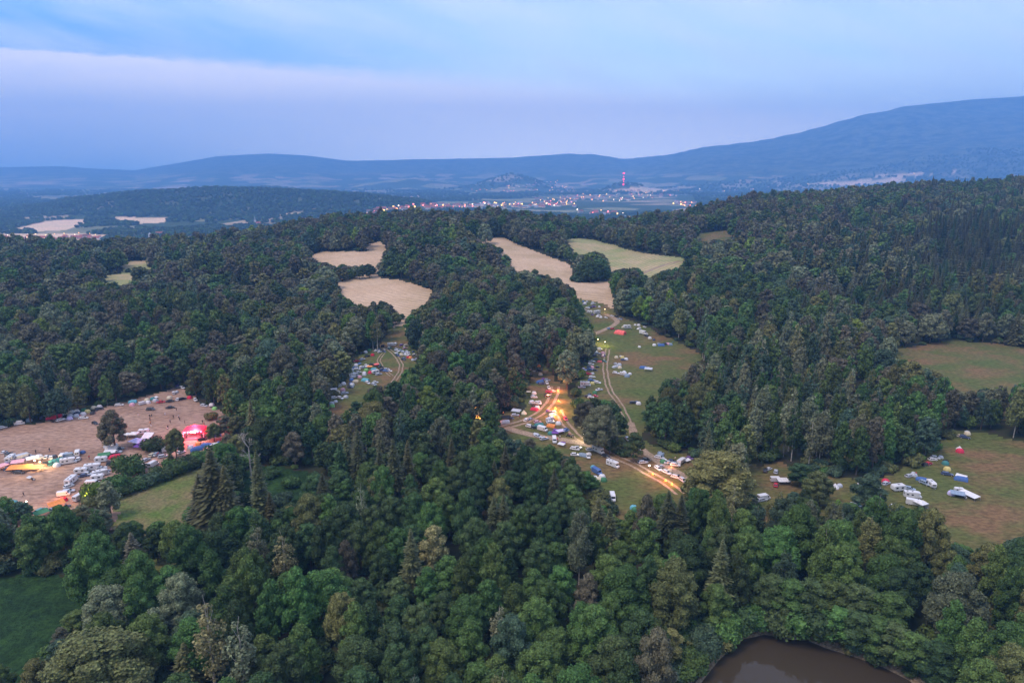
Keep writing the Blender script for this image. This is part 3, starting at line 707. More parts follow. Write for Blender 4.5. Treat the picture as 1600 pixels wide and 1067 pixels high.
# the pond edge willows
for (u, v, h, hw, c) in [(1215, 985, 7, 5, 'dark'), (1245, 990, 8, 5, 'mid'), (1275, 995, 9, 5.5, 'dark'), (1305, 1003, 9.5, 5.5, 'mid'), (1335, 1012, 10, 5.5, 'dark'), (1365, 1022, 10, 5.5, 'mid'), (1395, 1035, 10, 5.5, 'dark'), (1425, 1050, 10, 5.5, 'mid'), (1458, 1070, 11, 5.5, 'dark'),
                          (1180, 978, 6, 4.5, 'mid'), (1150, 985, 6.5, 4.5, 'dark'), (1128, 1002, 7, 4.2, 'mid'), (1105, 1022, 6, 3.6, 'blue'), (1085, 1048, 5, 3.2, 'mid'), (1230, 970, 12, 6, 'mid'), (1265, 975, 12.5, 6, 'dark'), (1300, 980, 13, 6, 'mid'), (1340, 990, 13.5, 6, 'dark'), (1380, 1004, 14, 6, 'mid'), (1200, 962, 12, 5.5, 'dark'), (1115, 985, 13, 4.6, 'mid')]:
    p = unproj(u, v); kd = 'b1' if h > 9 else 'u0'; kn = KINDS[kd]
    tree_thing(kd, c, p[0], p[1], hw/kn[2], h/kn[1], random.random()*6.28, None); HP.append((p[0], p[1], hw*.8))

def forest_points():
    pts = []
    for (y0, y1, sp) in ((92, 330, 8.9), (330, 560, 11.0), (560, 1500, 13.0)):
        ys = np.arange(y0, y1, sp*.87)
        for i, y in enumerate(ys):
            n = int(2*1.02*y/sp); xs = (np.arange(n)-n/2)*sp+(i % 2)*sp/2
            pts.append(np.stack([xs+rng.normal(size=n)*sp*.20, y+rng.normal(size=n)*sp*.20], 1))
    P = np.concatenate(pts); x, y = P.T
    u = 800+1099*x/y; yc = np.interp(u, cu, cy); keep = y < yc+90
    P = P[keep]; x, y = P.T; z = height(x, y); n = len(P)
    U, V = project(x, y, z)
    ell = lambda cx, cyv, rx, ry: np.clip(1.25-np.hypot((U-cx)/rx, (V-cyv)/ry), 0, 1)*(np.hypot((U-cx)/rx, (V-cyv)/ry) < 1.25)
    conif = .02+.75*ell(1420, 440, 200, 90)+.5*ell(1580, 400, 180, 120)+.3*ell(570, 760, 110, 70)+.25*ell(330, 470, 120, 50)
    birchy = .05+.75*ell(1240, 640, 200, 110)+.45*ell(1080, 560, 90, 60)+.4*ell(1180, 800, 150, 90)+.35*ell(60, 640, 90, 60)+.3*ell(1300, 900, 100, 60)+.35*ell(450, 860, 160, 90)
    alder = ell(760, 800, 260, 140)
    rusty = .04+.35*np.clip(fbm(x/50+70, y/50, 2)*3, 0, 1)*(V < 740)+.30*ell(720, 370, 500, 60)+.35*ell(300, 480, 380, 90)+.3*ell(1180, 360, 260, 70)+.3*ell(560, 620, 130, 90)+.3*ell(760, 600, 110, 60)
    cn = np.clip(.5+1.25*fbm(x/48+21, y/48, 2), 0, 1); pn = fbm(x/45, y/45, 2); r1 = rng.random(n); r2 = rng.random(n); r3 = rng.random(n)
    kind = np.full(n, '  '); col = np.full(n, '      ')
    for i in range(n):
        if r1[i] < conif[i]*(1+pn[i]): kd = 's0' if r3[i] < .6 else 's1'; c = 'spruce' if r2[i] < .7 else 'dark'
        elif r1[i] < conif[i]+birchy[i]*(1-.6*alder[i])*(1-pn[i]): kd = ('t2', 't2', 't0', 't1')[int(r3[i]*4)]; c = ('grey', 'mid', 'blue', 'mid', 'olive', 'dark', 'grey', 'pale')[int(r2[i]*7.3)]
        else:
            kd = ('b0', 'b3', 'b1', 'b2', 'b3', 'b4')[int(r3[i]*6)]
            if alder[i] > .3 and r3[i] < .85: kd = ('b1', 'b4', 'b1', 'b3')[int(r3[i]*4)]
            q = r2[i]; fg = V[i] > 740
            if q < rusty[i]*(.25 if fg else .8): c = 'rust'
            elif q < rusty[i]*.8+(.05 if fg else .13)*(1-alder[i]): c = 'olive'
            else:
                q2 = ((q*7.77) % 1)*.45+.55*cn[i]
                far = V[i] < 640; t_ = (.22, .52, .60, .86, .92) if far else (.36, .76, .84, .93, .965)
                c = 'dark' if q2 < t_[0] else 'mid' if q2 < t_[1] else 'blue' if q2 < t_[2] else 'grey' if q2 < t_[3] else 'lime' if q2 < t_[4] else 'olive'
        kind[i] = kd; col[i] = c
    hn = np.array([KINDS[k][1] for k in kind]); wn = np.array([KINDS[k][2] for k in kind])
    g = 1+.18*fbm(x/30+9, y/30, 2)+.34*fbm(x/95+40, y/95, 2)*(y > 330)+rng.normal(size=n)*.13
    sz = g*np.where(hn > 19.5, .92, .98)*np.clip(.92+.1*(U > 1000)+(rng.random(n) > .93)*.12, .6, 1.3)
    sxy = (.92+.22*rng.random(n))*(.90+.1*g)
    sxy = np.where(y > 560, sxy*1.52, np.where(y > 330, sxy*1.25, sxy*.92)); sz = np.where(y > 560, sz*1.2, np.where(y > 330, sz*1.14, sz)); sz = np.where(rng.random(n) < .10, sz*.72, sz)
    young = ell(1500, 900, 0.1, 0.1)
    h = hn*sz; w = wn*sxy
    def blocks(sz_, w_):
        bd = np.zeros(n, bool)
        for name, poly in OPEN.items():
            for q, dx in ((0, 0), (.3, 0), (.6, 0), (.93, 0), (.55, -.75), (.55, .75), (.8, -.45), (.8, .45)):
                uu, vv = project(x+dx*w_, y, z+q*sz_); bd |= inpoly(uu, vv, poly)
        return bd
    bad = blocks(h, w)
    for f1, f2 in ((.66, .8), (.42, .62), (.24, .45)):
        b2 = blocks(h*f1, w*f2); ch = bad & ~b2
        sz = np.where(ch, sz*f1, sz); sxy = np.where(ch, sxy*f2, sxy); bad = bad & ~ch
        h0 = h; w0 = w
        if f1 < .3: break
    h = hn*sz; w = wn*sxy
    bad |= inpoly(x, y, POND) | (pdist(x, y, POND) < 4)
    for hx, hy, hw in HP: bad |= np.hypot(x-hx, y-hy) < hw*.62+2.4
    ok = ~bad
    return x[ok], y[ok], z[ok], kind[ok], col[ok], sxy[ok], sz[ok], h[ok], w[ok]
def instancer(name, P, idx, scl, rot, protos, kind_='stuff'):
    coll = bpy.data.collections.new(name+' sources')
    for k, me in enumerate(protos):
        o = bpy.data.objects.new(f'tree source {k:04d}', me); coll.objects.link(o)
    me = bpy.data.meshes.new(name); me.vertices.add(len(P)); me.vertices.foreach_set('co', np.asarray(P, np.float32).ravel())
    a = me.attributes.new('idx', 'INT', 'POINT'); a.data.foreach_set('value', np.asarray(idx, np.int32))
    a = me.attributes.new('scl', 'FLOAT_VECTOR', 'POINT'); a.data.foreach_set('vector', np.asarray(scl, np.float32).ravel())
    a = me.attributes.new('rot', 'FLOAT_VECTOR', 'POINT'); rr = np.zeros((len(P), 3), np.float32); rr[:, 2] = rot; a.data.foreach_set('vector', rr.ravel())
    o = link(name, me); props(o, kind=kind_)
    g = bpy.data.node_groups.new(name, 'GeometryNodeTree'); g.interface.new_socket('Geometry', in_out='INPUT', socket_type='NodeSocketGeometry'); g.interface.new_socket('Geometry', in_out='OUTPUT', socket_type='NodeSocketGeometry')
    N = g.nodes; L = g.links; gi = N.new('NodeGroupInput'); go = N.new('NodeGroupOutput'); ip = N.new('GeometryNodeInstanceOnPoints'); ci = N.new('GeometryNodeCollectionInfo')
    ci.inputs['Collection'].default_value = coll; ci.inputs['Separate Children'].default_value = True; ci.inputs['Reset Children'].default_value = True
    def na(nm, t): q = N.new('GeometryNodeInputNamedAttribute'); q.data_type = t; q.inputs[0].default_value = nm; return q.outputs['Attribute']
    L.new(gi.outputs[0], ip.inputs['Points']); L.new(ci.outputs[0], ip.inputs['Instance']); ip.inputs['Pick Instance'].default_value = True
    L.new(na('idx', 'INT'), ip.inputs['Instance Index']); L.new(na('rot', 'FLOAT_VECTOR'), ip.inputs['Rotation']); L.new(na('scl', 'FLOAT_VECTOR'), ip.inputs['Scale']); L.new(ip.outputs[0], go.inputs[0])
    md = o.modifiers.new('trees', 'NODES'); md.node_group = g
    return o
def forest():
    x, y, z, kd, cl, sxy, sz, h, w = forest_points()
    u, v = project(x, y, z+h*.7); d = np.sqrt(x*x+y*y+(H-z)**2)
    size = h*w/d**2
    score = np.where((u > -10) & (u < 1610) & (v > 0) & (v < 1075), size, 0)
    n_ind = 300-len(TREES)-2
    top = set(np.argsort(-score)[:n_ind].tolist())
    rest = []
    for i in range(len(x)):
        if i in top: tree_thing(kd[i], cl[i].strip(), x[i], y[i], sxy[i], sz[i], rng.random()*6.28)
        else: rest.append(i)
    rest = np.array(rest); protos = []; key = {}
    idx = np.zeros(len(rest), int)
    for j, i in enumerate(rest):
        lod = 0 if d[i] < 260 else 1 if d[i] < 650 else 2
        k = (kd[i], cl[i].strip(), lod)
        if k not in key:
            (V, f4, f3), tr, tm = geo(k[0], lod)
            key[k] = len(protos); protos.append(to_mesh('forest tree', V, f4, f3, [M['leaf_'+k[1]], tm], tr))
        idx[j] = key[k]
    print('forest', len(rest), 'protos', len(protos))
    instancer('forest', np.stack([x[rest], y[rest], z[rest]-.1], 1), idx, np.stack([sxy[rest], sxy[rest], sz[rest]], 1), rng.random(len(rest))*6.28, protos)
forest()

# undergrowth that fills the floor of the wood near its edges
def undergrowth():
    n = 9000; y = 95*(1050/95)**rng.random(n); x = (rng.random(n)*2-1)*y*.9; z = height(x, y)
    hit = opening_of(x, y, z, None, (0, 3)); e = np.ones(n, bool)
    # keep those close behind a far edge of an opening
    near = np.zeros(n, bool)
    for dy in (-14, -9, -5, -2): near |= opening_of(x, y+dy, height(x, y+dy), None, (0,)) >= 0
    ok = (hit < 0) & (near | (rng.random(n) < .25)); x, y, z = x[ok], y[ok], z[ok]
    V = []
    protos = []
    for c in ('dark', 'mid', 'olive', 'blue'):
        (Vv, f4, f3), tr, tm = geo('u0', 1); protos.append(to_mesh('undergrowth clump', Vv, f4, f3, [M['leaf_'+c], tm], tr))
    s = (.5+rng.random(len(x))*.8)*np.where(y > 500, 1.7, 1)
    instancer('undergrowth', np.stack([x, y, z-.1], 1), rng.integers(0, 4, len(x)), np.stack([s, s, s*(.7+.6*rng.random(len(x)))], 1), rng.random(len(x))*6.28, protos)
undergrowth()

# far woods beyond the rise: small crowns in belts and on the hills
def far_woods():
    n = 90000; y = 1900*(9200/1900)**(rng.random(n)**.8); x = (rng.random(n)*2-1)*y*.84; z = height(x, y)
    u, v = project(x, y, z)
    onhill = (np.exp(-((y-3900)/430)**2) > .12) & (z > -92)
    patch = (fbm(x/420+4, y/260, 3) > .02) | (z > -60)
    bel = np.abs(fbm(x/300+11, y/300, 2)) < .05
    ok = onhill | (patch & (y > 2000)) | bel
    for p in FARFIELD: ok &= ~inpoly(u, v, p)
    ok &= (rng.random(n) < np.where(onhill, 1, np.clip(4000/y, .35, 1)))
    x, y, z = x[ok], y[ok], z[ok]; print('far woods', len(x))
    protos = []
    for k, c in (('b0', 'dark'), ('b1', 'blue'), ('b2', 'dark'), ('b4', 'mid')):
        r = np.random.default_rng(len(protos)); V, f4, f3 = crown_lobes(r, [((0, 0, 7), (5.5, 5.5, 6)), ((3, 1, 8), (3.5, 3.5, 4.5)), ((-2, 3, 10), (3.5, 3.5, 4)), ((-1, -3.5, 7), (3.6, 3.6, 4.5))], 3.2, .6, .9, 1)
        protos.append(to_mesh('far crown', V, f4, f3, [M['leaf_'+c]]))
    s = (.8+rng.random(len(x))*.6)*np.where(y > 4500, 1.5, 1.0)
    instancer('far_woodland', np.stack([x, y, z-1], 1), rng.integers(0, 4, len(x)), np.stack([s*1.2, s*1.2, s], 1), rng.random(len(x))*6.28, protos)
far_woods()

# ------------------------------------------------------------------ things of the camp
PAL = {'w': ((.66, .67, .69), 'white'), 's': ((.46, .50, .56), 'silver'), 'd': ((.022, .024, .03), 'black'), 'g': ((.06, .20, .10), 'green'), 'b': ((.07, .15, .38), 'blue'), 'n': ((.05, .075, .16), 'navy blue'),
       'r': ((.50, .02, .045), 'red'), 'y': ((.62, .54, .22), 'yellow'), 'o': ((.75, .27, .08), 'orange'), 'p': ((.62, .36, .44), 'pink'), 'u': ((.16, .07, .30), 'purple'), 'e': ((.62, .56, .42), 'beige'), 'c': ((.14, .42, .52), 'turquoise'),
       't': ((.06, .22, .22), 'teal'), 'l': ((.25, .55, .18), 'lime green'), 'k': ((.85, .17, .16), 'coral red'), 'm': ((.55, .52, .80), 'lilac'), 'q': ((.24, .32, .42), 'grey blue'), 'h': ((.62, .04, .09), 'bright red')}
PAINT = {k: flatmat(v[1]+' paint', v[0], .32, 0, .5, .04, 1.5, coat=.4) for k, v in PAL.items()}
CLOTH = {k: flatmat(v[1]+' cloth', v[0], .8, 0, .2, .14, 1.2) for k, v in PAL.items()}
GLASS = flatmat('window glass', (.02, .025, .03), .12, 0, .6, .05)
TYRE = flatmat('tyre rubber', (.02, .02, .02), .85)
CHROME = flatmat('lamp lens', (.65, .65, .62), .2, 0, .6, .05)
TAIL = flatmat('tail lamp', (.35, .02, .02), .3)
GREYP = flatmat('grey trim', (.16, .16, .17), .6)
STEEL = flatmat('steel pole', (.45, .45, .46), .4, .7)

_mc = {}
def mc(key, fn):
    if key not in _mc: _mc[key] = fn()
    return _mc[key]
def wheels(r, xs, yw, w=.22):
    out = []
    for x in xs:
        for s in (-1, 1):
            mb = MB().tube((x, s*(yw-w), r), (x, s*yw, r), r, r, 12).tube((x, s*yw, r), (x, s*(yw+.015), r), r*.55, r*.5, 8, 1); out.append(mb)
    return out
def sec(x, hw, zb, zt, b=.12):
    return [(x, -hw+b, zb), (x, -hw, zb+b), (x, -hw, zt-b), (x, -hw+b, zt), (x, hw-b, zt), (x, hw, zt-b), (x, hw, zb+b), (x, hw-b, zb)]
def car_parts(style):
    L_ = {'hatch': 3.95, 'estate': 4.6, 'suv': 4.6, 'sedan': 4.6}[style]; hw = .88 if style != 'suv' else .93; up = .12 if style == 'suv' else 0
    a = L_/2; zb = .28+up; bl = .88+up
    body = MB().loft([sec(-a, hw*.82, zb+.12, bl-.12), sec(-a+.12, hw*.95, zb, bl), sec(-a*.5, hw, zb, bl+.03), sec(a*.42, hw, zb, bl+.02), sec(a*.86, hw*.95, zb, bl-.16), sec(a, hw*.78, zb+.10, bl-.30)])
    rz = 1.44+up*1.6
    x0, x1, x2, x3 = {'hatch': (-a+.22, -a+.6, .35, 1.05), 'estate': (-a+.2, -a+.5, .4, 1.15), 'suv': (-a+.2, -a+.5, .45, 1.15), 'sedan': (-a+.75, -a+1.45, .35, 1.1)}[style]
    yb, yt = hw*.93, hw*.74
    body.loft([[(x0, -yb, bl-.02), (x0, yb, bl-.02), (x3, yb, bl-.02), (x3, -yb, bl-.02)], [(x1-.05, -yt-.02, rz-.08), (x1-.05, yt+.02, rz-.08), (x2+.08, yt+.02, rz-.08), (x2+.08, -yt-.02, rz-.08)], [(x1+.08, -yt*.85, rz), (x1+.08, yt*.85, rz), (x2-.12, yt*.85, rz), (x2-.12, -yt*.85, rz)]])
    # glass panels stand 15 mm proud
    def lerp(p, q, k): return tuple(p[i]+(q[i]-p[i])*k for i in range(3))
    g = MB(); e = .018
    for s in (-1, 1):
        A, B, C, D = (x0, s*(yb+e), bl), (x3, s*(yb+e), bl), (x2+.08, s*(yt+.02+e), rz-.08), (x1-.05, s*(yt+.02+e), rz-.08)
        for k0, k1 in ((.10, .36), (.40, .64), (.68, .90)):
            q = [lerp(lerp(A, B, k0), lerp(D, C, k0), .12), lerp(lerp(A, B, k1), lerp(D, C, k1), .12), lerp(lerp(A, B, k1), lerp(D, C, k1), .88), lerp(lerp(A, B, k0), lerp(D, C, k0), .88)]
            g.add(q, [(0, 1, 2, 3) if s < 0 else (3, 2, 1, 0)])
    f = MB(); A, B = (x3+e, -yb*.92, bl+.03), (x3+e, yb*.92, bl+.03); C, D = (x2+.08+e*2, yt*.92, rz-.09), (x2+.08+e*2, -yt*.92, rz-.09); f.add([A, B, C, D], [(0, 1, 2, 3)])
    r_ = MB(); A, B = (x0-e, -yb*.9, bl+.08), (x0-e, yb*.9, bl+.08); C, D = (x1-.05-e*2, yt*.92, rz-.09), (x1-.05-e*2, -yt*.92, rz-.09); r_.add([B, A, D, C], [(0, 1, 2, 3)])
    wr = .31 if style != 'suv' else .36
    hl = [MB().box(a*.93, a*.985, s*hw*.62-.14, s*hw*.62+.14, bl-.36, bl-.22) for s in (-1, 1)]
    tl = [MB().box(-a-.005, -a+.1, s*hw*.70-.1, s*hw*.70+.1, bl-.28, bl-.12) for s in (-1, 1)]
    return [('body', body, None), ('side_glass', g, [GLASS]), ('windscreen', f, [GLASS]), ('rear_window', r_, [GLASS])] + [('wheel', m, [TYRE, CHROME]) for m in wheels(wr, (-a+.75, a-.8), hw)] + [('headlight', m, [CHROME]) for m in hl] + [('tail_lamp', m, [TAIL]) for m in tl]
def van_parts():
    hw = .98; a = 2.7
    body = MB().loft([sec(-a, hw*.96, .42, 2.40, .14), sec(-a+.1, hw, .34, 2.48, .16), sec(a*.42, hw, .34, 2.48, .16), sec(a*.60, hw*.97, .34, 2.20, .16), sec(a*.72, hw*.96, .34, 1.35, .14), sec(a*.96, hw*.92, .34, 1.12, .14), sec(a, hw*.82, .45, .95, .1)])
    w = MB().box(a*.44, a*.60, -hw-.012, -hw+.1, 1.35, 1.95).box(a*.44, a*.60, hw-.1, hw+.012, 1.35, 1.95)
    f = MB().add([(a*.735, -.78, 1.36), (a*.735, .78, 1.36), (a*.62, .76, 2.1), (a*.62, -.76, 2.1)], [(0, 1, 2, 3)])
    r_ = MB().box(-a-.015, -a+.05, -.7, -.08, 1.45, 2.05).box(-a-.015, -a+.05, .08, .7, 1.45, 2.05)
    hl = [MB().box(a*.95, a*1.0, s*.62-.14, s*.62+.14, .8, .98) for s in (-1, 1)]
    tl = [MB().box(-a-.02, -a+.05, s*.84-.06, s*.84+.06, .75, 1.15) for s in (-1, 1)]
    return [('body', body, None), ('side_window', w, [GLASS]), ('windscreen', f, [GLASS]), ('rear_window', r_, [GLASS])] + [('wheel', m, [TYRE, CHROME]) for m in wheels(.35, (-a+1.0, a-.9), hw)] + [('headlight', m, [CHROME]) for m in hl] + [('tail_lamp', m, [TAIL]) for m in tl]
def motorhome_parts():
    hw = 1.12; a = 3.4
    body = MB().loft([sec(-a, hw, .45, 2.85, .1), sec(a*.48, hw, .42, 2.92, .1), sec(a*.50, hw, 1.95, 2.95, .12), sec(a*.78, hw*.95, 2.15, 2.75, .12)])
    cab = MB().loft([sec(a*.46, .98, .36, 2.1, .1), sec(a*.62, .97, .36, 1.95, .1), sec(a*.76, .95, .36, 1.3, .1), sec(a*.98, .9, .36, 1.08, .1), sec(a, .8, .46, .92, .08)])
    w = [MB().box(x-.42, x+.42, s*hw-(.02 if s < 0 else -.0), s*hw+(.02 if s > 0 else 0), 1.45, 2.0) for x, s in ((-2.2, -1), (-.4, -1), (-2.2, 1), (.2, 1))]
    f = MB().add([(a*.775, -.75, 1.32), (a*.775, .75, 1.32), (a*.66, .73, 1.9), (a*.66, -.73, 1.9)], [(0, 1, 2, 3)])
    hatch = [MB().box(x-.32, x+.32, -.3, .3, 2.90, 3.0) for x in (-2.2, -.3)]
    rw = MB().box(-a-.02, -a+.05, -.5, .5, 1.5, 2.1)
    door = MB().box(.75, 1.35, hw, hw+.02, .55, 2.2)
    return [('body', body, None), ('cab', cab, None), ('windscreen', f, [GLASS]), ('rear_window', rw, [GLASS]), ('door', door, [GREYP])] + [('window', m, [GLASS]) for m in w] + [('roof_hatch', m, [GREYP]) for m in hatch] + [('wheel', m, [TYRE, CHROME]) for m in wheels(.36, (-a+1.6, a-1.0), 1.0)]
def caravan_parts():
    hw = 1.1; a = 2.5
    body = MB().loft([sec(-a, hw*.94, .9, 2.25, .2), sec(-a+.35, hw, .5, 2.58, .14), sec(a-.5, hw, .5, 2.58, .14), sec(a, hw*.92, .75, 2.05, .2)])
    w = [MB().box(x-.45, x+.45, s*hw-(.02 if s < 0 else 0), s*hw+(.02 if s > 0 else 0), 1.35, 1.95) for x, s in ((-1.3, -1), (.9, -1), (-1.2, 1))]
    f = MB().box(a-.1, a+.01, -.7, .7, 1.3, 1.85)
    dr = MB().tube((a-.1, 0, .5), (a+1.2, 0, .48), .06, .05).tube((a-.1, .6, .5), (a+1.1, .02, .48), .04, .04).tube((a-.1, -.6, .5), (a+1.1, -.02, .48), .04, .04)
    return [('body', body, None), ('front_window', f, [GLASS]), ('drawbar', dr, [STEEL]), ('door', MB().box(.3, .9, hw, hw+.02, .6, 2.2), [GREYP]), ('roof_hatch', MB().box(-.35, .35, -.35, .35, 2.56, 2.66), [GREYP])] + [('window', m, [GLASS]) for m in w] + [('wheel', m, [TYRE, CHROME]) for m in wheels(.33, (-.1,), 1.02)]
def dome(lx, ly, h, name='canopy'):
    rings = []; n = 14
    for k in range(6):
        q = k/5; s = math.cos(q*1.45)**.72; z = h*math.sin(q*math.pi/2)
        rings.append([(lx/2*s*math.copysign(abs(math.cos(j*2*math.pi/n))**.8, math.cos(j*2*math.pi/n)), ly/2*s*math.copysign(abs(math.sin(j*2*math.pi/n))**.8, math.sin(j*2*math.pi/n)), z) for j in range(n)])
    return MB().loft(rings)
def dometent_parts():
    d = dome(3.0, 2.6, 1.55); p = MB()
    for s in (-1, 1):
        pts = [Vector((math.cos(a_)*1.5*1.03, s*math.cos(a_)*1.3*.72, 1.60*math.sin(a_))) for a_ in np.linspace(0, math.pi, 9)]
        for a_, b_ in zip(pts[:-1], pts[1:]): p.tube(a_, b_, .025, .025, 4)
    dr = MB().add([(1.42, -.45, .05), (1.42, .45, .05), (1.05, 0, 1.0)], [(0, 1, 2)])
    return [('flysheet', d, None), ('pole', p, [GREYP]), ('door', dr, [GREYP])]
def tunnel_parts(L_=5.2, w=2.8, h=1.9):
    rings = []
    for x, k in ((-L_/2, .25), (-L_/2+.5, .8), (-L_/4, .96), (0, 1), (L_/4, .98), (L_/2-.3, .95), (L_/2, .8)):
        rings.append([(x, -w/2*math.cos(a_)*(.9+.1*k), h*k*math.sin(a_)) for a_ in np.linspace(0, math.pi, 9)])
    d = MB().loft(rings); dr = MB().box(L_/2+.0, L_/2+.02, -.6, .6, .1, 1.1, 0, 0, .15)
    p = MB()
    for x in (-L_/4, 0, L_/4):
        pts = [Vector((x, -w/2*math.cos(a_)*1.02, h*1.02*math.sin(a_))) for a_ in np.linspace(0, math.pi, 9)]
        for a_, b_ in zip(pts[:-1], pts[1:]): p.tube(a_, b_, .03, .03, 4)
    return [('flysheet', d, None), ('pole', p, [GREYP]), ('door', dr, [GREYP])]
def gazebo_parts(w=4.0, d=3.6, h=2.2, top=3.0):
    r_ = MB().loft([[(-w/2, -d/2, h-.25), (w/2, -d/2, h-.25), (w/2, d/2, h-.25), (-w/2, d/2, h-.25)], [(-w/2, -d/2, h), (w/2, -d/2, h), (w/2, d/2, h), (-w/2, d/2, h)], [(-.15, -.15, top), (.15, -.15, top), (.15, .15, top), (-.15, .15, top)]])
    wall = MB().box(-w/2+.05, w/2-.05, d/2-.06, d/2-.03, 0, h-.25)
    return [('roof', r_, None), ('side_wall', wall, None)] + [('leg', MB().tube((x, y, 0), (x, y, h-.2), .05, .05, 5), [STEEL]) for x in (-w/2+.08, w/2-.08) for y in (-d/2+.08, d/2-.08)]
def awning_parts(w=5.0, d=3.0):
    r_ = MB(); n = 5; v = []
    for i in range(n+1):
        for j in range(n+1):
            a_, b_ = i/n, j/n; v.append((-w/2+w*a_, -d/2+d*b_, 2.25-.55*(1-b_)-.22*math.sin(math.pi*a_)*math.sin(math.pi*b_)))
    f = [(i*(n+1)+j, (i+1)*(n+1)+j, (i+1)*(n+1)+j+1, i*(n+1)+j+1) for i in range(n) for j in range(n)]
    b = len(v); v += [(p[0], p[1], p[2]-.05) for p in v]; f += [(q[3]+b, q[2]+b, q[1]+b, q[0]+b) for q in f]
    r_.add(v, f)
    rope = MB()
    for x in (-w/2, w/2): rope.tube((x, -d/2, 1.7), (x*1.25, -d/2-1.2, 0), .015, .015, 3)
    return [('sheet', r_, None), ('guy_rope', rope, [GREYP])] + [('pole', MB().tube((x, y, 0), (x, y, z), .035, .035, 5), [STEEL]) for x in (-w/2+.05, w/2-.05) for y, z in ((-d/2+.05, 1.7), (d/2-.05, 2.25))]
def belltent_parts():
    n = 12; d = MB().loft([[(2.4*math.cos(j*2*math.pi/n), 2.4*math.sin(j*2*math.pi/n), 0) for j in range(n)], [(2.3*math.cos(j*2*math.pi/n), 2.3*math.sin(j*2*math.pi/n), .6) for j in range(n)], [(.12*math.cos(j*2*math.pi/n), .12*math.sin(j*2*math.pi/n), 2.9) for j in range(n)]])
    return [('canvas', d, None), ('door', MB().add([(2.36, -.5, .02), (2.36, .5, .02), (1.2, 0, 1.7)], [(0, 1, 2)]), [GREYP]), ('pole', MB().tube((0, 0, 2.8), (0, 0, 3.15), .04, .03, 5), [STEEL])]
def flatbed_parts():
    cab = MB().loft([sec(1.9, 1.1, .5, 2.5, .12), sec(3.1, 1.1, .5, 2.5, .15), sec(3.4, 1.05, .5, 1.5, .1)])
    bed = MB().box(-3.4, 1.8, -1.15, 1.15, .9, 2.7)
    return [('cargo_box', bed, None), ('cab', cab, None), ('windscreen', MB().add([(3.42, -.9, 1.5), (3.42, .9, 1.5), (3.16, .9, 2.3), (3.16, -.9, 2.3)], [(0, 1, 2, 3)]), [GLASS])] + [('wheel', m, [TYRE, CHROME]) for m in wheels(.45, (-2.4, 2.6), 1.05)]
def bike_parts():
    fr = MB().tube((-.6, 0, .55), (.45, 0, .8), .12, .1).tube((.45, 0, .8), (.75, 0, .33), .04, .04).tube((-.6, 0, .5), (-.75, 0, .33), .05, .04)
    wh = [MB().tube((x, -.06, .33), (x, .06, .33), .33, .33, 12) for x in (-.75, .75)]
    return [('frame', fr, None), ('saddle', MB().box(-.65, .05, -.14, .14, .82, .92), [TYRE]), ('handlebar', MB().tube((.42, -.35, 1.05), (.42, .35, 1.05), .03, .03).tube((.45, 0, .8), (.42, 0, 1.05), .04, .03), [STEEL]), ('engine', MB().box(-.25, .25, -.16, .16, .3, .6), [GREYP])] + [('wheel', m, [TYRE]) for m in wh]
def box_crate_parts():
    return [('body', MB().box(-.5, .5, -.35, .35, 0, .6), None), ('lid', MB().box(-.53, .53, -.38, .38, .61, .68), None), ('handle', MB().tube((.52, -.1, .4), (.52, .1, .4), .02, .02, 5), [STEEL])]
BUILD = {'c': (lambda: car_parts('estate'), 'car', 'car'), 'C': (lambda: car_parts('hatch'), 'car', 'car'), 'S': (lambda: car_parts('suv'), 'car', 'car'), 'D': (lambda: car_parts('sedan'), 'car', 'car'),
         'v': (van_parts, 'van', 'van'), 'm': (motorhome_parts, 'motorhome', 'motorhome'), 'k': (caravan_parts, 'caravan', 'caravan'), 't': (dometent_parts, 'dome_tent', 'tent'), 'n': (tunnel_parts, 'tunnel_tent', 'tent'),
         'N': (lambda: tunnel_parts(7.5, 4.0, 2.6), 'marquee_tent', 'tent'), 'g': (gazebo_parts, 'gazebo', 'gazebo'), 'G': (lambda: gazebo_parts(6.5, 5, 2.6, 3.6), 'pavilion', 'gazebo'), 'a': (awning_parts, 'awning', 'awning'), 'A': (lambda: awning_parts(9, 4), 'awning', 'awning'),
         'B': (belltent_parts, 'bell_tent', 'tent'), 'F': (flatbed_parts, 'box_truck', 'truck'), 'x': (bike_parts, 'motorcycle', 'motorcycle'), 'q': (box_crate_parts, 'storage_crate', 'crate')}
KW = {'c': 'estate car', 'C': 'small hatchback car', 'S': 'high roofed car', 'D': 'saloon car', 'v': 'panel van', 'm': 'motorhome', 'k': 'caravan', 't': 'dome tent', 'n': 'tunnel tent', 'N': 'big marquee tent', 'g': 'gazebo', 'G': 'large pavilion', 'a': 'awning sheet', 'A': 'long awning sheet', 'B': 'pointed bell tent', 'F': 'box truck', 'x': 'motorcycle', 'q': 'storage crate'}
GROUPS = {'car': 'cars parked among the tents', 'van': 'vans parked in the camp', 'motorhome': 'motorhomes parked in the camp', 'caravan': 'caravans standing in the camp', 'dome_tent': 'dome tents pitched in the camp', 'tunnel_tent': 'tunnel tents pitched in the camp', 'marquee_tent': 'large tents of the camp', 'gazebo': 'gazebos of the camp', 'pavilion': 'gazebos of the camp',
          'awning': 'awnings stretched over camp pitches', 'bell_tent': 'large tents of the camp', 'box_truck': 'trucks in the camp', 'motorcycle': 'motorcycles in the camp', 'storage_crate': 'crates lying in the camp'}
GOODS = []
def parts_of(k, c):
    def f():
        out = []
        for nm, mb, mats in BUILD[k][0]():
            base = PAINT if k in 'cCSDvmkFxq' else CLOTH
            out.append((nm, mb.mesh(nm, mats or [base[c]])))
        return out
    return mc((k, c), f)
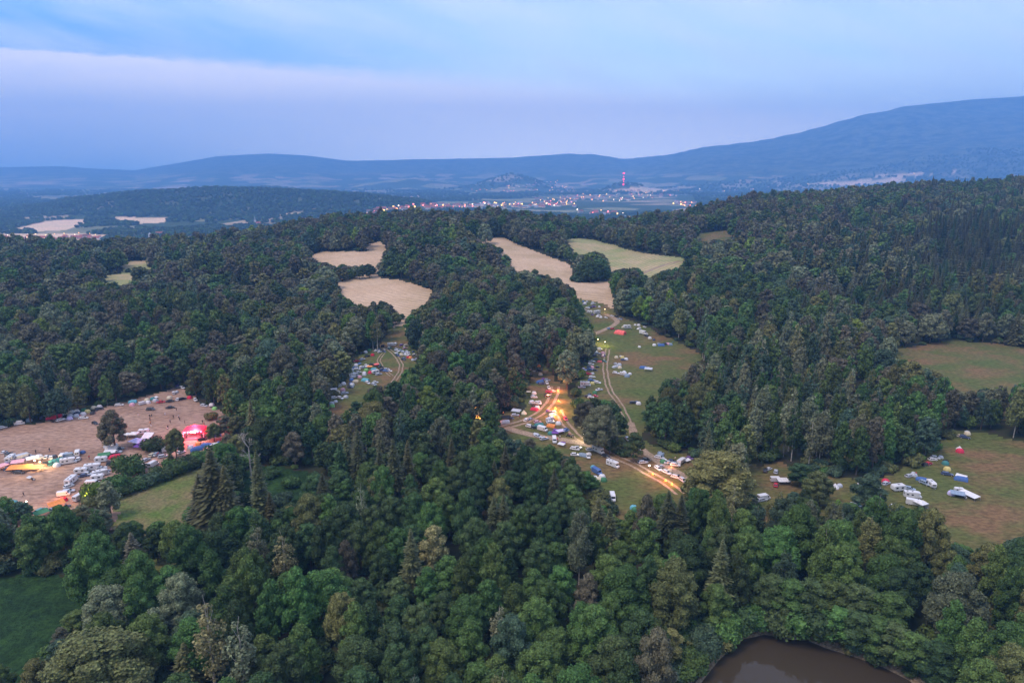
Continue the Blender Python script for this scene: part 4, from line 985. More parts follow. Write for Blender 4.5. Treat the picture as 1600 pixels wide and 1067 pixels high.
def put(k, c, u, v, phi=0, label=None, sc_=1.0, zoff=0.):
    p = unproj(u, v)
    q = unproj(u+5*math.cos(R(phi)), v-5*math.sin(R(phi)))
    yaw = math.atan2(q[1]-p[1], q[0]-p[0])
    e = bpy.data.objects.new(BUILD[k][1], None); COL.objects.link(e); e.empty_display_size = .5
    dn = 1.0
    # centre of the thing: photo points were read at mid height
    hh = {'m': 1.3, 'v': 1.1, 'k': 1.2, 'F': 1.3, 'N': 1.1, 'G': 1.6, 'g': 1.4, 'a': 1.6, 'A': 1.6}.get(k, .65)*sc_
    d = p-np.array([0, 0, H]); s = 1-hh/(H-p[2]); x, y = d[0]*s, d[1]*s
    z = float(height(x, y))
    e.location = (x, y, z+.03); sc_ *= .82 if k == 'm' else .88; e.rotation_euler = (0, 0, yaw); e.scale = (sc_,)*3
    for nm, me in parts_of(k, c): link(nm, me, e)
    GOODS.append((e, k, c, u, v, label)); return e

# region: left, top, scale; then entries «kind colour x y angle [size]»
REG = [
 ((0, 620, 10), "v q 110 410 20;C w 40 470 10;v w 300 405 8 .85;t q 450 360 0;C n 645 320 70;N h 840 300 6 .95;t w 955 258 0;t e 1030 245 0;t s 1120 230 0;c w 945 352 15;t w 1195 218 0;t w 1295 262 0;c w 1300 325 5;t e 1460 165 0;t w 1550 148 0;c d 1545 185 10;S d 1445 245 50;C d 1480 405 -20;t y 1365 222 0;t s 1090 290 0;t g 1305 200 0;t w 720 272 0;q d 820 378 0;t m 1085 330 0;t s 1190 290 0;q r 1240 285 0;C n 1205 250 20"),
 ((0, 690, 11.43), "m w 190 285 35;v s 430 262 15 1.15;a w 580 290 12;t w 690 268 0 1.2;C w 830 265 45;C w 915 275 60;C d 965 260 70;g p 40 440 20;a p 310 355 8;c d 340 538 0;n t 990 355 15 1.2;t w 1010 412 0;v w 1105 250 50 .85;v q 1240 235 10 .8;v w 1380 195 75;m w 1220 335 8;C w 1395 300 70;t e 620 470 0;c d 150 215 35;a d 850 370 10 .8;q d 590 655 0;C u 130 400 15;c n 170 490 0"),
 ((80, 690, 8.893), "k w 410 400 5;c n 450 465 10;m w 280 525 38 1.1;C w 240 610 20;c s 235 680 8;v w 170 718 8 .85;m w 585 345 6 1.1;c w 690 362 15;k w 690 243 5;a g 730 178 8;a w 810 140 5;c s 905 135 5;n h 880 205 10 .9;c d 840 298 10;m w 690 430 12;k w 640 492 5;v w 575 572 3;c w 655 575 0;C s 505 440 0;v w 390 760 30;c q 60 930 25;t r 170 800 0;t g 90 915 0;c w 1105 393 32;c d 180 900 15;a w 830 90 10;c d 930 95 10;t s 770 60 0;t w 880 45 0;q r 800 215 0"),
 ((140, 600, 7.273), "c d 1010 40 5;C w 1048 38 -10;v w 955 100 70 .7;t e 905 152 0;C w 1000 170 50;c d 1055 165 15;t h 1135 150 0;C w 1200 175 -45;c s 1300 240 -10;t w 1385 232 0;t l 1420 275 0;n c 485 200 5 .85;v w 600 215 15 .75;t e 650 178 0;c r 810 200 5;c d 915 190 5;t t 715 165 0;t s 745 182 0;c w 335 234 5;c d 690 285 3;c d 915 263 6;t w 660 205 0;t p 480 230 0"),
 ((180, 650, 7.273), "k w 325 175 5;A w 365 225 55;g w 210 210 0;g w 130 215 0 .8;G m 248 295 -10;a u 275 340 -5;m w 612 290 50 1.1;v w 590 372 15;c e 425 438 30;c d 495 402 45;c s 545 455 10;C s 350 492 25;v w 430 540 30;c w 330 560 30;c d 985 258 12;a b 1130 222 8 1.2;n b 920 372 12;n b 1035 330 0;C w 750 405 20;t o 945 312 0;C w 1400 130 0;t r 1310 190 0;t p 1340 192 0;a w 1120 320 8 .7;C s 690 360 20;t s 860 350 0;n w 660 305 30;c q 470 430 35;t p 1190 330 0"),
 ((0, 740, 10), "v t 200 468 -8;t w 380 550 0;c t 640 570 25;q w 845 450 0;a g 640 600 20"),
 ((540, 525, 13.33), "m w 945 172 5 .85;v w 1040 165 50 .8;C t 920 245 30;c u 1175 180 20;c e 1260 192 10;C p 1240 250 10;c w 1085 300 -20;C q 1150 300 0;c s 1210 335 -15;c w 1300 370 -20;c s 1290 328 -15;c w 1255 392 -10;c n 1090 402 -20;t e 1160 380 0;t o 1350 445 0;a d 1450 412 -15;c d 1200 482 -20;c s 1490 480 15;g d 785 205 10 .7;c n 705 280 35;C w 635 300 20;C w 710 325 20;t w 415 330 0;c d 345 350 10;t g 495 290 0;c d 455 412 10;t r 560 390 0;c s 345 482 15;c r 225 515 8;t w 215 600 0;t s 125 700 0;c b 200 655 10;c w 240 682 0;c w 180 775 10;C w 270 750 10;m w 150 805 8 .8;c w 150 852 15;t w 385 765 0;t w 385 795 0;c s 380 648 10;a o 500 632 0 .7;t l 425 700 0;n c 580 688 5 .7;k w 620 742 12 .95;t h 510 755 0;g k 645 600 10 .8;c d 560 590 0;c d 730 640 10;c n 770 700 15;c s 690 788 12;C b 830 722 0;t b 120 905 0;n e 205 940 0 .7;n c 410 915 -10;c w 460 965 -30;c s 590 1000 -20;t w 130 1010 0;c d 90 1045 0;t p 295 845 0"),
 ((490, 560, 8.892), "t w 415 345 0;t s 350 368 0;t w 535 360 0;C d 505 400 0;A s 240 435 5 .8;c n 280 490 10;t e 335 460 0;t p 405 430 0;c s 430 480 10;c w 290 540 10;c w 370 545 -15;t s 445 530 0;t l 255 655 0;t s 250 620 0;c s 160 770 35;c w 135 915 10;c w 150 942 5;c w 330 1040 30;c s 880 750 0;c w 870 790 0;c w 1000 720 -10;C w 80 730 0;C w 30 600 0;C w 70 600 20;c d 235 460 5"),
 ((900, 460, 10), "c s 135 150 0;c w 280 140 5;c u 280 185 0;c w 180 208 -10;k w 215 265 -5 1.0;m w 335 268 8 1.15;t w 335 340 0;t w 390 352 0;c s 680 382 -10;k w 800 500 5 1.2;c q 520 528 10;C r 575 532 10;N k 690 585 -10 1.2;t w 980 475 0;n w 985 530 22 .8;v w 1050 590 -15 1.2;c d 1110 645 -10;t w 1155 675 0;t w 1225 785 0;n b 1330 790 0 .9;t p 1440 770 0;t q 1480 775 0;C d 1400 772 0;t w 140 130 0;c n 230 200 0;c d 640 345 -10"),
 ((890, 530, 9.412), "c s 435 142 0;t e 430 145 0;C w 370 175 0;c d 370 240 0;c s 410 205 0;C p 495 240 30;t p 490 200 0;c w 330 322 3;n k 440 325 0 .6;c s 310 365 0;c n 300 412 0;t p 330 410 0;c m 215 445 -30;c b 300 440 0;c r 275 505 5;c w 330 552 5;c b 320 598 0;c w 410 630 -10;m w 235 652 -3;t y 335 645 0;c s 180 700 0;c w 435 738 10;t g 370 782 0;c d 265 838 -15;C w 310 845 0;t e 688 262 0;t y 777 262 0;t w 830 289 0;C n 790 300 0;t s 735 370 0;n s 670 402 10 .8;t e 740 412 0;c w 685 492 -10;m w 795 505 -8 .75;t q 845 532 0 1.2;n b 1080 415 -5 .9;a s 1160 432 -5;t w 1028 110 0 .8;t w 1015 938 0;c d 940 930 0;c g 350 125 0"),
 ((770, 620, 12.31), "N s 230 475 5 .65;a d 250 392 5;a s 450 262 -8;c s 430 345 5;B e 598 310 0 .7;c w 650 432 35;C p 860 478 5;c w 715 565 -12;C d 800 582 0;n t 885 540 5 .9;v w 960 608 -15;c s 1150 340 5;C w 1175 285 80;m w 1110 425 20 .85;c w 1115 478 10;n o 1120 555 -10 .9;t w 1260 500 0;t u 1205 645 0;g m 1290 665 10 .85;t t 1110 692 0;C b 1395 645 20;a w 1320 645 15 .7;c s 870 750 -20;c s 990 802 12;v w 1185 820 -80;a w 1320 905 -15 .7;x d 1450 735 10;x d 1490 750 -20;x d 1530 740 40;x r 1475 710 0;c w 770 108 5;c w 870 112 -15;c d 820 150 10;n h 800 235 -10 .85;t w 855 200 0;c h 1400 415 -50;a u 1200 690 0 .7"),
 ((820, 560, 10.67), "t w 155 190 0;c d 240 197 5;t o 230 122 0;t e 262 262 0;n b 250 385 10 .9;c n 285 415 5;C q 375 355 0;c w 370 400 -70;c w 400 480 -65;c h 405 552 0;c d 385 618 5;t w 155 572 0;C w 155 640 0;C w 90 180 0;t y 60 110 0"),
 ((880, 670, 8.21), "C s 190 238 5;c w 150 250 -10;C s 345 262 0;c w 320 345 -70;n q 250 332 -10 .8;m w 452 262 -25 1.05;c d 548 346 -20;m w 640 442 -22 1.0;v b 435 540 -30;n c 395 500 -50 .8;t w 500 605 0;C w 415 635 -75;t g 520 648 0;t e 455 640 0;v w 635 870 -75;t c 905 1005 0;C w 825 125 -45;c d 935 155 40;C w 975 285 -60;C w 150 325 0;t g 925 1030 0"),
 ((980, 680, 10.67), "c s 265 442 5;C d 315 405 -10;c s 540 362 -10;t q 560 318 0;t w 620 420 0;t g 600 430 0;c w 800 490 -5;F w 905 425 35 .8;a w 1005 410 20 .6;c w 520 545 -35;c w 660 610 -25;c w 820 688 -15;c s 930 745 -35;C w 1420 760 -30;c d 1050 800 -20;t w 1410 550 0;C d 1130 840 -20;q w 365 490 0;c s 700 450 0"),
 ((1160, 720, 6.667), "C d 240 95 80;c s 350 105 80;v w 355 190 0 .9;a w 430 200 0;C r 350 245 80;t b 550 140 0;c w 620 185 -10;C p 690 165 10;t r 715 142 0;B w 965 270 0 .7;t w 1235 245 0;t l 1360 195 0;c w 1375 265 -15;c s 1500 228 22;t h 1495 205 0;v w 225 375 10;c s 205 400 10;c s 1180 465 -10;C w 1340 400 0;c d 955 680 -10;C r 1000 690 0;C w 1060 725 0"),
 ((1340, 670, 7.273), "c n 1220 92 -8;t e 1250 48 0;B w 1158 225 0 .6;t h 1165 245 0 1.15;C w 855 342 0;C w 885 322 -10;C d 775 400 10;C r 810 390 20;t t 1000 385 0;t y 1020 450 0;c n 1020 507 -8;n b 1175 565 -10 .95;a w 1180 535 -15 .8;n b 725 570 -10 .8;c q 765 612 -22;k w 840 620 -40 .95;k w 465 665 5 1.1;c q 590 672 -12;m w 630 742 -6;g w 720 850 -25;v w 640 830 -10;t m 1075 725 0 1.1;k w 1155 690 -5 .7;A w 1270 740 -25 .8;c n 1165 745 -10;a q 1140 730 -10;t s 640 520 0;C s 590 530 10;t g 0 860 0;c w 440 890 -10"),
]
for (ox, oy, s), txt in REG:
    for ent in txt.split(';'):
        q = ent.split(); k, c = q[0], q[1]
        if k == 'c': k = random.choice('cccSD')
        put(k, c, ox+float(q[2])/s, oy+float(q[3])/s, float(q[4]), None, float(q[5]) if len(q) > 5 else 1.0)

spots = [(g[0].location.x, g[0].location.y, g[3], g[4]) for g in GOODS]; rx = random.Random(4); added = 0
for x0, y0, u0, v0 in list(spots)*2:
    if added > 190: continue
    u = u0+rx.uniform(-9, 9); v = v0+rx.uniform(-3.5, 3.5); p = unproj(u, v)
    if min(math.hypot(p[0]-q[0], p[1]-q[1]) for q in spots) < 3.0: continue
    if not any(inpoly(u, v, OPEN[n_]) for n_ in ('camp', 'clear', 'fork', 'slope', 'campeast')): continue
    k = rx.choice('ttqCcCa'); c = rx.choice('wwwssseqnd' if k != 'q' else 'dsnb')
    if rx.random() < .12: c = rx.choice('rbctu')
    put(k, c, u, v, rx.uniform(-20, 30), None, .8 if k != 'a' else .5); spots.append((p[0], p[1], u, v)); added += 1

# ------------------------------------------------------------------ lights people brought: lamps, fires, the red lit stage
def emis(name, col, s):
    m, nt, b = new_mat(name); b.inputs['Base Color'].default_value = (*col, 1); b.inputs['Emission Color'].default_value = (*col, 1); b.inputs['Emission Strength'].default_value = s; return m
E_WARM = emis('warm lamp', (1, .70, .38), 14); E_RED = emis('red lamp', (1, .06, .12), 14); E_FIRE = emis('flame', (1, .26, .05), 3.5); E_WHITE = emis('white lamp', (1, .88, .72), 20)
def point(u, v, z, col, power, size=.3, parent=None):
    p = unproj(u, v); ld = bpy.data.lights.new('light', 'POINT'); ld.energy = power; ld.color = col; ld.shadow_soft_size = size
    o = bpy.data.objects.new('light', ld); COL.objects.link(o)
    if parent: o.parent = parent; o.location = (0, 0, z)
    else: o.location = (p[0], p[1], p[2]+z)
    return o
def lamp_post(u, v, label, col=(1, .75, .4), power=3000, h=3.0, mat=None, grp='lamps lighting the camp'):
    p = unproj(u, v); e = bpy.data.objects.new('tripod_lamp', None); COL.objects.link(e); e.location = p
    props(e, label, 'lamp', grp)
    link('pole', mc('lp', lambda: MB().tube((0, 0, 0), (0, 0, 2.9), .04, .03, 6).mesh('pole', [STEEL])), e)
    for k in range(3):
        a = k*2.1; link('leg', mc('ll%d' % k, lambda: MB().tube((math.cos(a)*.7, math.sin(a)*.7, 0), (0, 0, 1.0), .025, .025, 5).mesh('leg', [STEEL])), e)
    link('lamp_head', mc(('lh', (mat or E_WARM).name), lambda: MB().box(-.18, .18, -.1, .1, 2.9, 3.1).mesh('lamp_head', [mat or E_WARM])), e)
    point(u, v, 3.4, col, power*.36, .3, e)
def fire(u, v, label, power=2500, s=1.0):
    p = unproj(u, v); e = bpy.data.objects.new('campfire', None); COL.objects.link(e); e.location = p; e.scale = (s*.62,)*3
    props(e, label, 'campfire', 'fires burning in the camp')
    def fl():
        m = MB()
        for k in range(7):
            a = k*2.4; r = .35*(k > 0); x, y = math.cos(a)*r, math.sin(a)*r; h = 1.5-.12*k
            m.loft([[(x+math.cos(j*1.256)*rr+dx, y+math.sin(j*1.256)*rr, z) for j in range(5)] for rr, z, dx in ((.16, .15, 0), (.24, h*.3, .03), (.14, h*.65, -.04), (.02, h, .05))])
        return m.mesh('flame', [E_FIRE])
    link('flame', mc('flame', fl), e)
    for k in range(5):
        a = k*1.256; link('log', mc('log%d' % k, lambda: MB().tube((math.cos(a)*.75, math.sin(a)*.75, .08), (0, 0, .3), .09, .08, 6).mesh('log', [M['bark']])), e)
    point(u, v, 3.2, (1, .30, .12), power*.5, .4, e)
fire(868, 640, 'campfire glowing orange beside the upper forked track', 9000, 1.6)  # this row lights the track strip in place of car headlights
fire(873, 628, 'upper campfire of the row along the rutted track', 7000, 1.5)
fire(872, 612, 'topmost added campfire at the end of the rutted track', 5000, 1.4)  # this fire and the next two are added to spread the orange glow
fire(866, 652, 'added campfire at the bend of the rutted track', 7000, 1.4)
fire(876, 645, 'added campfire under the trees right of the rutted track', 5000, 1.4)
fire(750, 667, 'campfire flickering at the edge of the alder wood', 9000, 1.8)
fire(743, 664, 'smaller campfire left of the one at the alder wood', 3500, 1.2)
fire(1020, 742, 'campfire burning beside the track near the white cars', 1300, 1.1)
fire(1040, 752, 'middle campfire of the three beside the lower track', 1500, 1.1)
fire(1050, 758, 'lowest campfire beside the lower track', 2200, 1.2)
fire(1049, 731, 'small cooking fire before the dark estate car', 400, .6)
fire(95, 783, 'campfire beside the lit orange awning', 2500, 1.1)
lamp_post(56, 731, 'bright lamp shining over the orange awning', (1, .66, .28), 9000)
lamp_post(64, 733, 'second bright lamp beside the green tent', (1, .7, .35), 5000)
lamp_post(138, 789, 'yellow lamp shining in the bushes below the caravans', (1, .72, .22), 5000)
lamp_post(912, 689, 'white lamp standing in for a headlight at the crossing of the tracks', (1, .88, .68), 5000, mat=E_WHITE)  # added lamp in place of a car headlight, brightens the pale track
lamp_post(1014, 739, 'white lamp over the lower track', (1, .74, .60), 3200, mat=E_WHITE)
lamp_post(945, 541, 'yellow floodlight sweeping the grass at the forest edge', (1, .85, .25), 5000)
lamp_post(934, 537, 'second yellow floodlight closest to the forest edge', (1, .85, .25), 3500)
lamp_post(945, 489, 'warm lamp at the upper car cluster', (1, .6, .35), 3000)
lamp_post(43, 802-6, 'small white lamp by the people at the lower edge of the camp field', (1, .95, .85), 900, mat=E_WHITE)
put('A', 'o', 30, 730, 4, 'long orange awning glowing under a lamp in the camp field', 1.0)
put('a', 'o', 56, 730, 4, 'short orange awning right of the long glowing one', 1.0)
put('a', 'o', 88, 786, 18, 'pale orange awning lit by a fire at the lower edge of the camp field', 1.1)

def stage():
    p = unproj(306, 684); e = bpy.data.objects.new('red_lit_stage', None); COL.objects.link(e); e.location = p; e.rotation_euler = (0, 0, .15)
    props(e, 'open stage canopy glowing bright red with white light inside', 'stage')
    rc = flatmat('red stage cloth', (.65, .04, .09), .8)
    link('roof', MB().loft([[(-4.2, -3, 4.0), (4.2, -3, 4.0), (4.2, 3, 4.0), (-4.2, 3, 4.0)], [(-4.2, -3, 4.25), (4.2, -3, 4.25), (4.2, 3, 4.25), (-4.2, 3, 4.25)], [(-.3, -.3, 5.8), (.3, -.3, 5.8), (.3, .3, 5.8), (-.3, .3, 5.8)]]).mesh('roof', [rc]), e)
    for x in (-4, 4):
        for y in (-2.8, 2.8):
            link('leg', MB().tube((x, y, 0), (x, y, 4.1), .12, .12, 6).mesh('leg', [CLOTH['w']]), e)
    link('deck', MB().box(-4, 4, -2.7, 2.7, 0, .8).mesh('deck', [GREYP]), e)
    link('backdrop', MB().box(-3.9, 3.9, 2.72, 2.78, .9, 3.8).mesh('backdrop', [rc]), e)
    t = link('light_bar', MB().tube((-3.6, -3.3, 4.2), (3.6, -3.3, 4.2), .1, .1, 6).mesh('light_bar', [STEEL]), e)
    for k in range(6):
        l = link('spotlight', MB().box(-3.4+k*1.3, -2.9+k*1.3, -3.7, -3.3, 3.7, 4.15).mesh('spotlight', [E_RED if k not in (2, 3) else emis('white hot lamp', (1, .6, .6), 60)]), e)
    for x in (-3.4, 3.4):
        sp = link('speaker', MB().box(x-.5, x+.5, -2.6, -1.9, .82, 2.6).mesh('speaker', [TYRE]), e)
    for (x, y, z, pw, c) in ((0, -4.2, 3.2, 9000, (1, .10, .16)), (0, 0, 7.5, 9000, (1, .12, .2)), (-4, -4.5, 2.5, 4000, (1, .08, .14)), (1, -3.6, 5.0, 2500, (1, .7, .6))):
        ld = bpy.data.lights.new('light', 'POINT'); ld.energy = pw*.6; ld.color = c; ld.shadow_soft_size = .5
        o = bpy.data.objects.new('light', ld); COL.objects.link(o); o.parent = e; o.location = (x, y, z)
stage()

# ------------------------------------------------------------------ people
def person_mesh(pose, top, leg):
    key = (pose, top, leg)
    def f():
        J = {'pelvis': (0, 0, .95), 'chest': (0, 0, 1.32), 'neck': (0, 0, 1.50), 'head': (0, .02, 1.66), 'crown': (0, .01, 1.76)}
        if pose == 'stand':
            lg = [((-.10, 0, .92), (-.12, .02, .5), (-.13, -.02, .06), (-.14, .14, .03)), ((.10, 0, .92), (.12, .03, .5), (.14, 0, .06), (.16, .15, .03))]
            ar = [((-.20, 0, 1.42), (-.26, -.03, 1.14), (-.24, .08, .90)), ((.20, 0, 1.42), (.27, -.02, 1.14), (.22, .12, .92))]
        elif pose == 'walk':
            lg = [((-.10, 0, .92), (-.11, .22, .52), (-.11, .24, .08), (-.11, .40, .05)), ((.10, 0, .92), (.11, -.10, .50), (.11, -.42, .16), (.11, -.34, .03))]
            ar = [((-.20, 0, 1.42), (-.25, -.16, 1.16), (-.23, -.10, .93)), ((.20, 0, 1.42), (.25, .14, 1.16), (.22, .30, .98))]
        else:
            J = {'pelvis': (0, 0, .42), 'chest': (0, .06, .80), 'neck': (0, .08, .98), 'head': (0, .11, 1.14), 'crown': (0, .10, 1.24)}
            lg = [((-.10, .05, .42), (-.14, .48, .46), (-.14, .52, .06), (-.14, .66, .03)), ((.10, .05, .42), (.14, .47, .47), (.16, .50, .06), (.16, .64, .03))]
            ar = [((-.20, .06, .90), (-.26, .14, .64), (-.16, .38, .56)), ((.20, .06, .90), (.26, .15, .64), (.15, .40, .56))]
        V = [J['pelvis'], J['chest'], J['neck'], J['head'], J['crown']]; Rr = [.155, .17, .06, .105, .08]; E = [(0, 1), (1, 2), (2, 3), (3, 4)]
        for l in lg:
            b = len(V); V += l; Rr += [.105, .068, .045, .04]; E += [(0, b), (b, b+1), (b+1, b+2), (b+2, b+3)]
        for a in ar:
            b = len(V); V += a; Rr += [.062, .045, .036]; E += [(1, b), (b, b+1), (b+1, b+2)]
            h = Vector(a[2]); d = (h-Vector(a[1])).normalized(); V.append(tuple(h+d*.09)); Rr.append(.028); E.append((b+2, b+3))
        me = bpy.data.meshes.new('person'); me.from_pydata(V, E, []); o = bpy.data.objects.new('person', me); COL.objects.link(o)
        o.modifiers.new('skin', 'SKIN'); o.modifiers.new('sub', 'SUBSURF').levels = 1
        for i, sv in enumerate(me.skin_vertices[0].data): sv.radius = (Rr[i], Rr[i]); sv.use_root = (i == 0)
        dg = bpy.context.evaluated_depsgraph_get(); m = bpy.data.meshes.new_from_object(o.evaluated_get(dg)); bpy.data.objects.remove(o)
        m.materials.clear(); skin = flatmat('skin', (.45, .28, .2), .5)
        for q in (skin, CLOTH[top], CLOTH[leg], TYRE): m.materials.append(q)
        pz = J['pelvis'][2]; nz = J['neck'][2]
        for p in m.polygons:
            c = p.center; p.use_smooth = True
            if c.z > nz-.01: p.material_index = 0
            elif c.z < .09: p.material_index = 3
            elif pose == 'sit': p.material_index = 1 if (c.y < .3 and c.z > pz+.05) or (c.z > .52) else 2
            else: p.material_index = 0 if (abs(c.x) > .2 and c.z < 1.1 and c.z > .8) else (1 if c.z > pz+.02 else 2)
        hm = MB(); hz = J['head'][2]; hy = J['head'][1]
        hm.loft([[(math.cos(j*.785)*r, hy-.03+math.sin(j*.785)*r, hz+z) for j in range(8)] for r, z in ((.095, -.02), (.118, .05), (.105, .11), (.04, .15))])
        return m, hm.mesh('hair', [M['bark']])
    return mc(key, f)
PEOPLE = [  # column, row, pose, top, legs, label
 (79.5, 647, 'stand', 'y', 'd', 'person in a yellow top standing behind the bright red marquee'),
 (56, 706, 'stand', 'd', 'd', 'person in dark clothes standing above the lit orange awning'),
 (77.5, 703, 'stand', 'd', 'n', 'person in dark clothes standing right of another above the orange awning'),
 (139.5, 715, 'stand', 'r', 'd', 'person in a dark red top between the motorhomes and the parked caravans'),
 (50, 748, 'sit', 'd', 'd', 'seated person in black below the orange awning'), (53, 749, 'sit', 'w', 'd', 'seated person in a white top below the orange awning'),
 (233.5, 648.5, 'sit', 'd', 'd', 'seated person in black right of the lone tree'), (237, 648, 'sit', 'd', 'n', 'second seated person in black, closest to the camp centre'),
 (234.5, 655, 'stand', 'd', 'd', 'person in black standing below the two seated people'), (235, 661, 'walk', 'o', 'd', 'walking person with a tan top in mid field'), (236.5, 664.5, 'sit', 'w', 'e', 'person in white sitting in mid field'),
 (258, 647, 'stand', 'w', 's', 'person in white standing below the two black cars'), (271, 651, 'walk', 'd', 'd', 'person in black walking towards the stage'), (279, 651, 'stand', 'w', 'd', 'person with a white top behind the stage left of a friend'), (281, 655, 'walk', 'd', 'd', 'walking person in black just above the stage'),
 (266, 659, 'walk', 'n', 'd', 'person in navy walking left of the stage'), (289, 660, 'stand', 'd', 'd', 'tall person in black at the left corner of the stage'), (275.5, 639.5, 'stand', 'd', 'd', 'person in black standing right of the second black car'),
 (316.5, 659, 'stand', 'd', 'd', 'person in black at the right corner of the stage'), (319, 663, 'stand', 'r', 'd', 'person in a red top at the right corner of the stage'), (262, 669, 'sit', 'w', 'd', 'person in a pale top sitting left of the small olive tree'), (262.5, 667, 'stand', 'd', 'd', 'person in black standing over a seated one'),
 (216, 649, 'stand', 'w', 'e', 'person in white walking near the lone tree'), (37, 773, 'walk', 'd', 'd', 'person in black in the empty lower part of the camp field'), (43, 790, 'stand', 'd', 'd', 'person in black beside the small white lamp'), (47, 790, 'sit', 'd', 'd', 'person in black sitting beside the small white lamp'),
 (177, 778, 'stand', 'w', 'e', 'person in white standing in the green glade'), (811.5, 651, 'stand', 'r', 'd', 'person in red beside the tall grey tent'), (811, 645, 'stand', 'd', 'd', 'person in black behind the tall grey tent'), (786.5, 646, 'stand', 'o', 'd', 'person in orange at the wood edge above the lilac tent'),
 (952, 544.5, 'stand', 'd', 'd', 'person in black standing in the yellow floodlight'), (986.5, 513, 'stand', 'w', 'd', 'person in white right of the round white caravan'), (991, 513, 'stand', 'e', 'd', 'person in beige between the white tents by the wood'),
 (952.5, 707.5, 'stand', 'n', 'd', 'person standing beside the track near the large motorhome'), (896, 682, 'stand', 'd', 'd', 'person in black beside the parked motorcycles'), (875, 683, 'stand', 'w', 'n', 'person in a white top beside the lilac gazebo'),
 (1055, 717, 'stand', 'e', 'd', 'person in beige left of the white box truck'), (1431, 741, 'stand', 'r', 'd', 'person in red on the track beside the right hand wood'), (1429, 743, 'stand', 'w', 'n', 'person in white on the track beside the right hand wood'), (1510, 778, 'sit', 'w', 'd', 'person in white sitting beside the long white awning'),
]
for (u, v, pose, tp, lg, lab) in PEOPLE:
    p = unproj(u, v+2.5); b, hm = person_mesh(pose, tp, lg)
    o = link('person', b, None, p); o.rotation_euler = (0, 0, random.random()*6.28); o.scale = (1.04,)*3
    props(o, lab, 'person', 'people standing and sitting around the camp'); link('hair', hm, o)

# ------------------------------------------------------------------ town and villages in the plain
WALLS = [flatmat('pale render', (.55, .50, .47), .8), flatmat('cream render', (.55, .45, .34), .8), flatmat('white render', (.72, .70, .70), .8), flatmat('rose render', (.50, .33, .30), .8)]
ROOFS = [flatmat('red tiles', (.36, .10, .07), .8), flatmat('brown tiles', (.20, .09, .07), .8), flatmat('grey sheet roof', (.35, .36, .40), .6)]
LIT = [emis('lit windows', (1, .45, .18), 2.2), emis('bright lit windows', (1, .62, .34), 3.5), flatmat('dark windows', (.03, .035, .05), .2)]
def house_parts(k, w, d, h, rh, wl, rf, lt):
    def f():
        wm = MB().box(-w/2, w/2, -d/2, d/2, -3, h).add([(-w/2, -d/2, h), (-w/2, d/2, h), (-w/2, 0, h+rh)], [(0, 2, 1)]).add([(w/2, -d/2, h), (w/2, d/2, h), (w/2, 0, h+rh)], [(0, 1, 2)])
        r = MB()
        for s in (-1, 1): r.add([(-w/2-.5, s*(d/2+.5), h-.35), (w/2+.5, s*(d/2+.5), h-.35), (w/2+.5, 0, h+rh+.1), (-w/2-.5, 0, h+rh+.1), (-w/2-.5, s*(d/2+.5), h-.05), (w/2+.5, s*(d/2+.5), h-.05), (w/2+.5, 0, h+rh+.4), (-w/2-.5, 0, h+rh+.4)], [(0, 1, 2, 3), (7, 6, 5, 4), (0, 4, 5, 1), (0, 3, 7, 4), (1, 5, 6, 2)])
        r2 = MB().box(w*.2, w*.2+.8, -.4, .4, h+rh*.4, h+rh+1.0)
        wins = []
        fl = max(1, int(h/3))
        for i in range(fl):
            for j in range(max(2, int(w/3.5))):
                x = -w/2+1.6+j*(w-3.2)/max(1, int(w/3.5)-1); wins.append(MB().box(x-.6, x+.6, -d/2-.05, -d/2+.1, 1+i*3, 2.5+i*3))
        return wm.mesh('wall', [WALLS[wl]]), r.mesh('roof', [ROOFS[rf]]), r2.mesh('chimney', [ROOFS[1]]), [q.mesh('window', [LIT[lt]]) for q in wins]
    return mc(('house', k, wl, rf, lt), f)
TYPES = [(11, 9, 5, 4), (14, 10, 6, 4.5), (24, 11, 9, 3), (18, 12, 6, 5)]
HOUSES = []
LAB_P = []
def house(u, v, ty, wl, rf, lt, rot=0., scale=1., name='house', near=False, label=None):
    p = unproj(u, v)
    if p is None: return
    w, d, h, rh = TYPES[ty]; wm, r, ch, wins = house_parts(ty, w, d, h, rh, wl, rf, lt)
    e = bpy.data.objects.new(name, None); COL.objects.link(e); e.location = p; e.rotation_euler = (0, 0, rot); e.scale = (scale,)*3
    link('wall', wm, e); rr = link('roof', r, e); c = link('chimney', ch, rr)
    for q in wins[:(99 if near else 4)]: link('window', q, e)
    HOUSES.append((e, u, v, ty, wl, rf, lt, label)); return e
rs = random.Random(5)
# village on the near edge of the plain, left
for i in range(34):
    u = 2+i*4.7+rs.uniform(-2, 2); v = 376+rs.uniform(-4, 3.5)-max(0, (u-90))*.03
    house(u, v, rs.choice((0, 1, 1, 3)), rs.choice((0, 1, 2, 3)), rs.choice((0, 0, 1)), rs.choice((0, 2, 2, 1)), rs.uniform(-.5, .5), 1.15, near=True)
for (u, v, ty) in ((250, 368, 2), (257, 370, 1), (245, 373, 0), (283, 373, 1), (289, 374, 0), (276, 358, 0)):
    house(u, v, ty, 2, 0, rs.choice((0, 2)), rs.uniform(-.4, .4), 1.1, near=True)
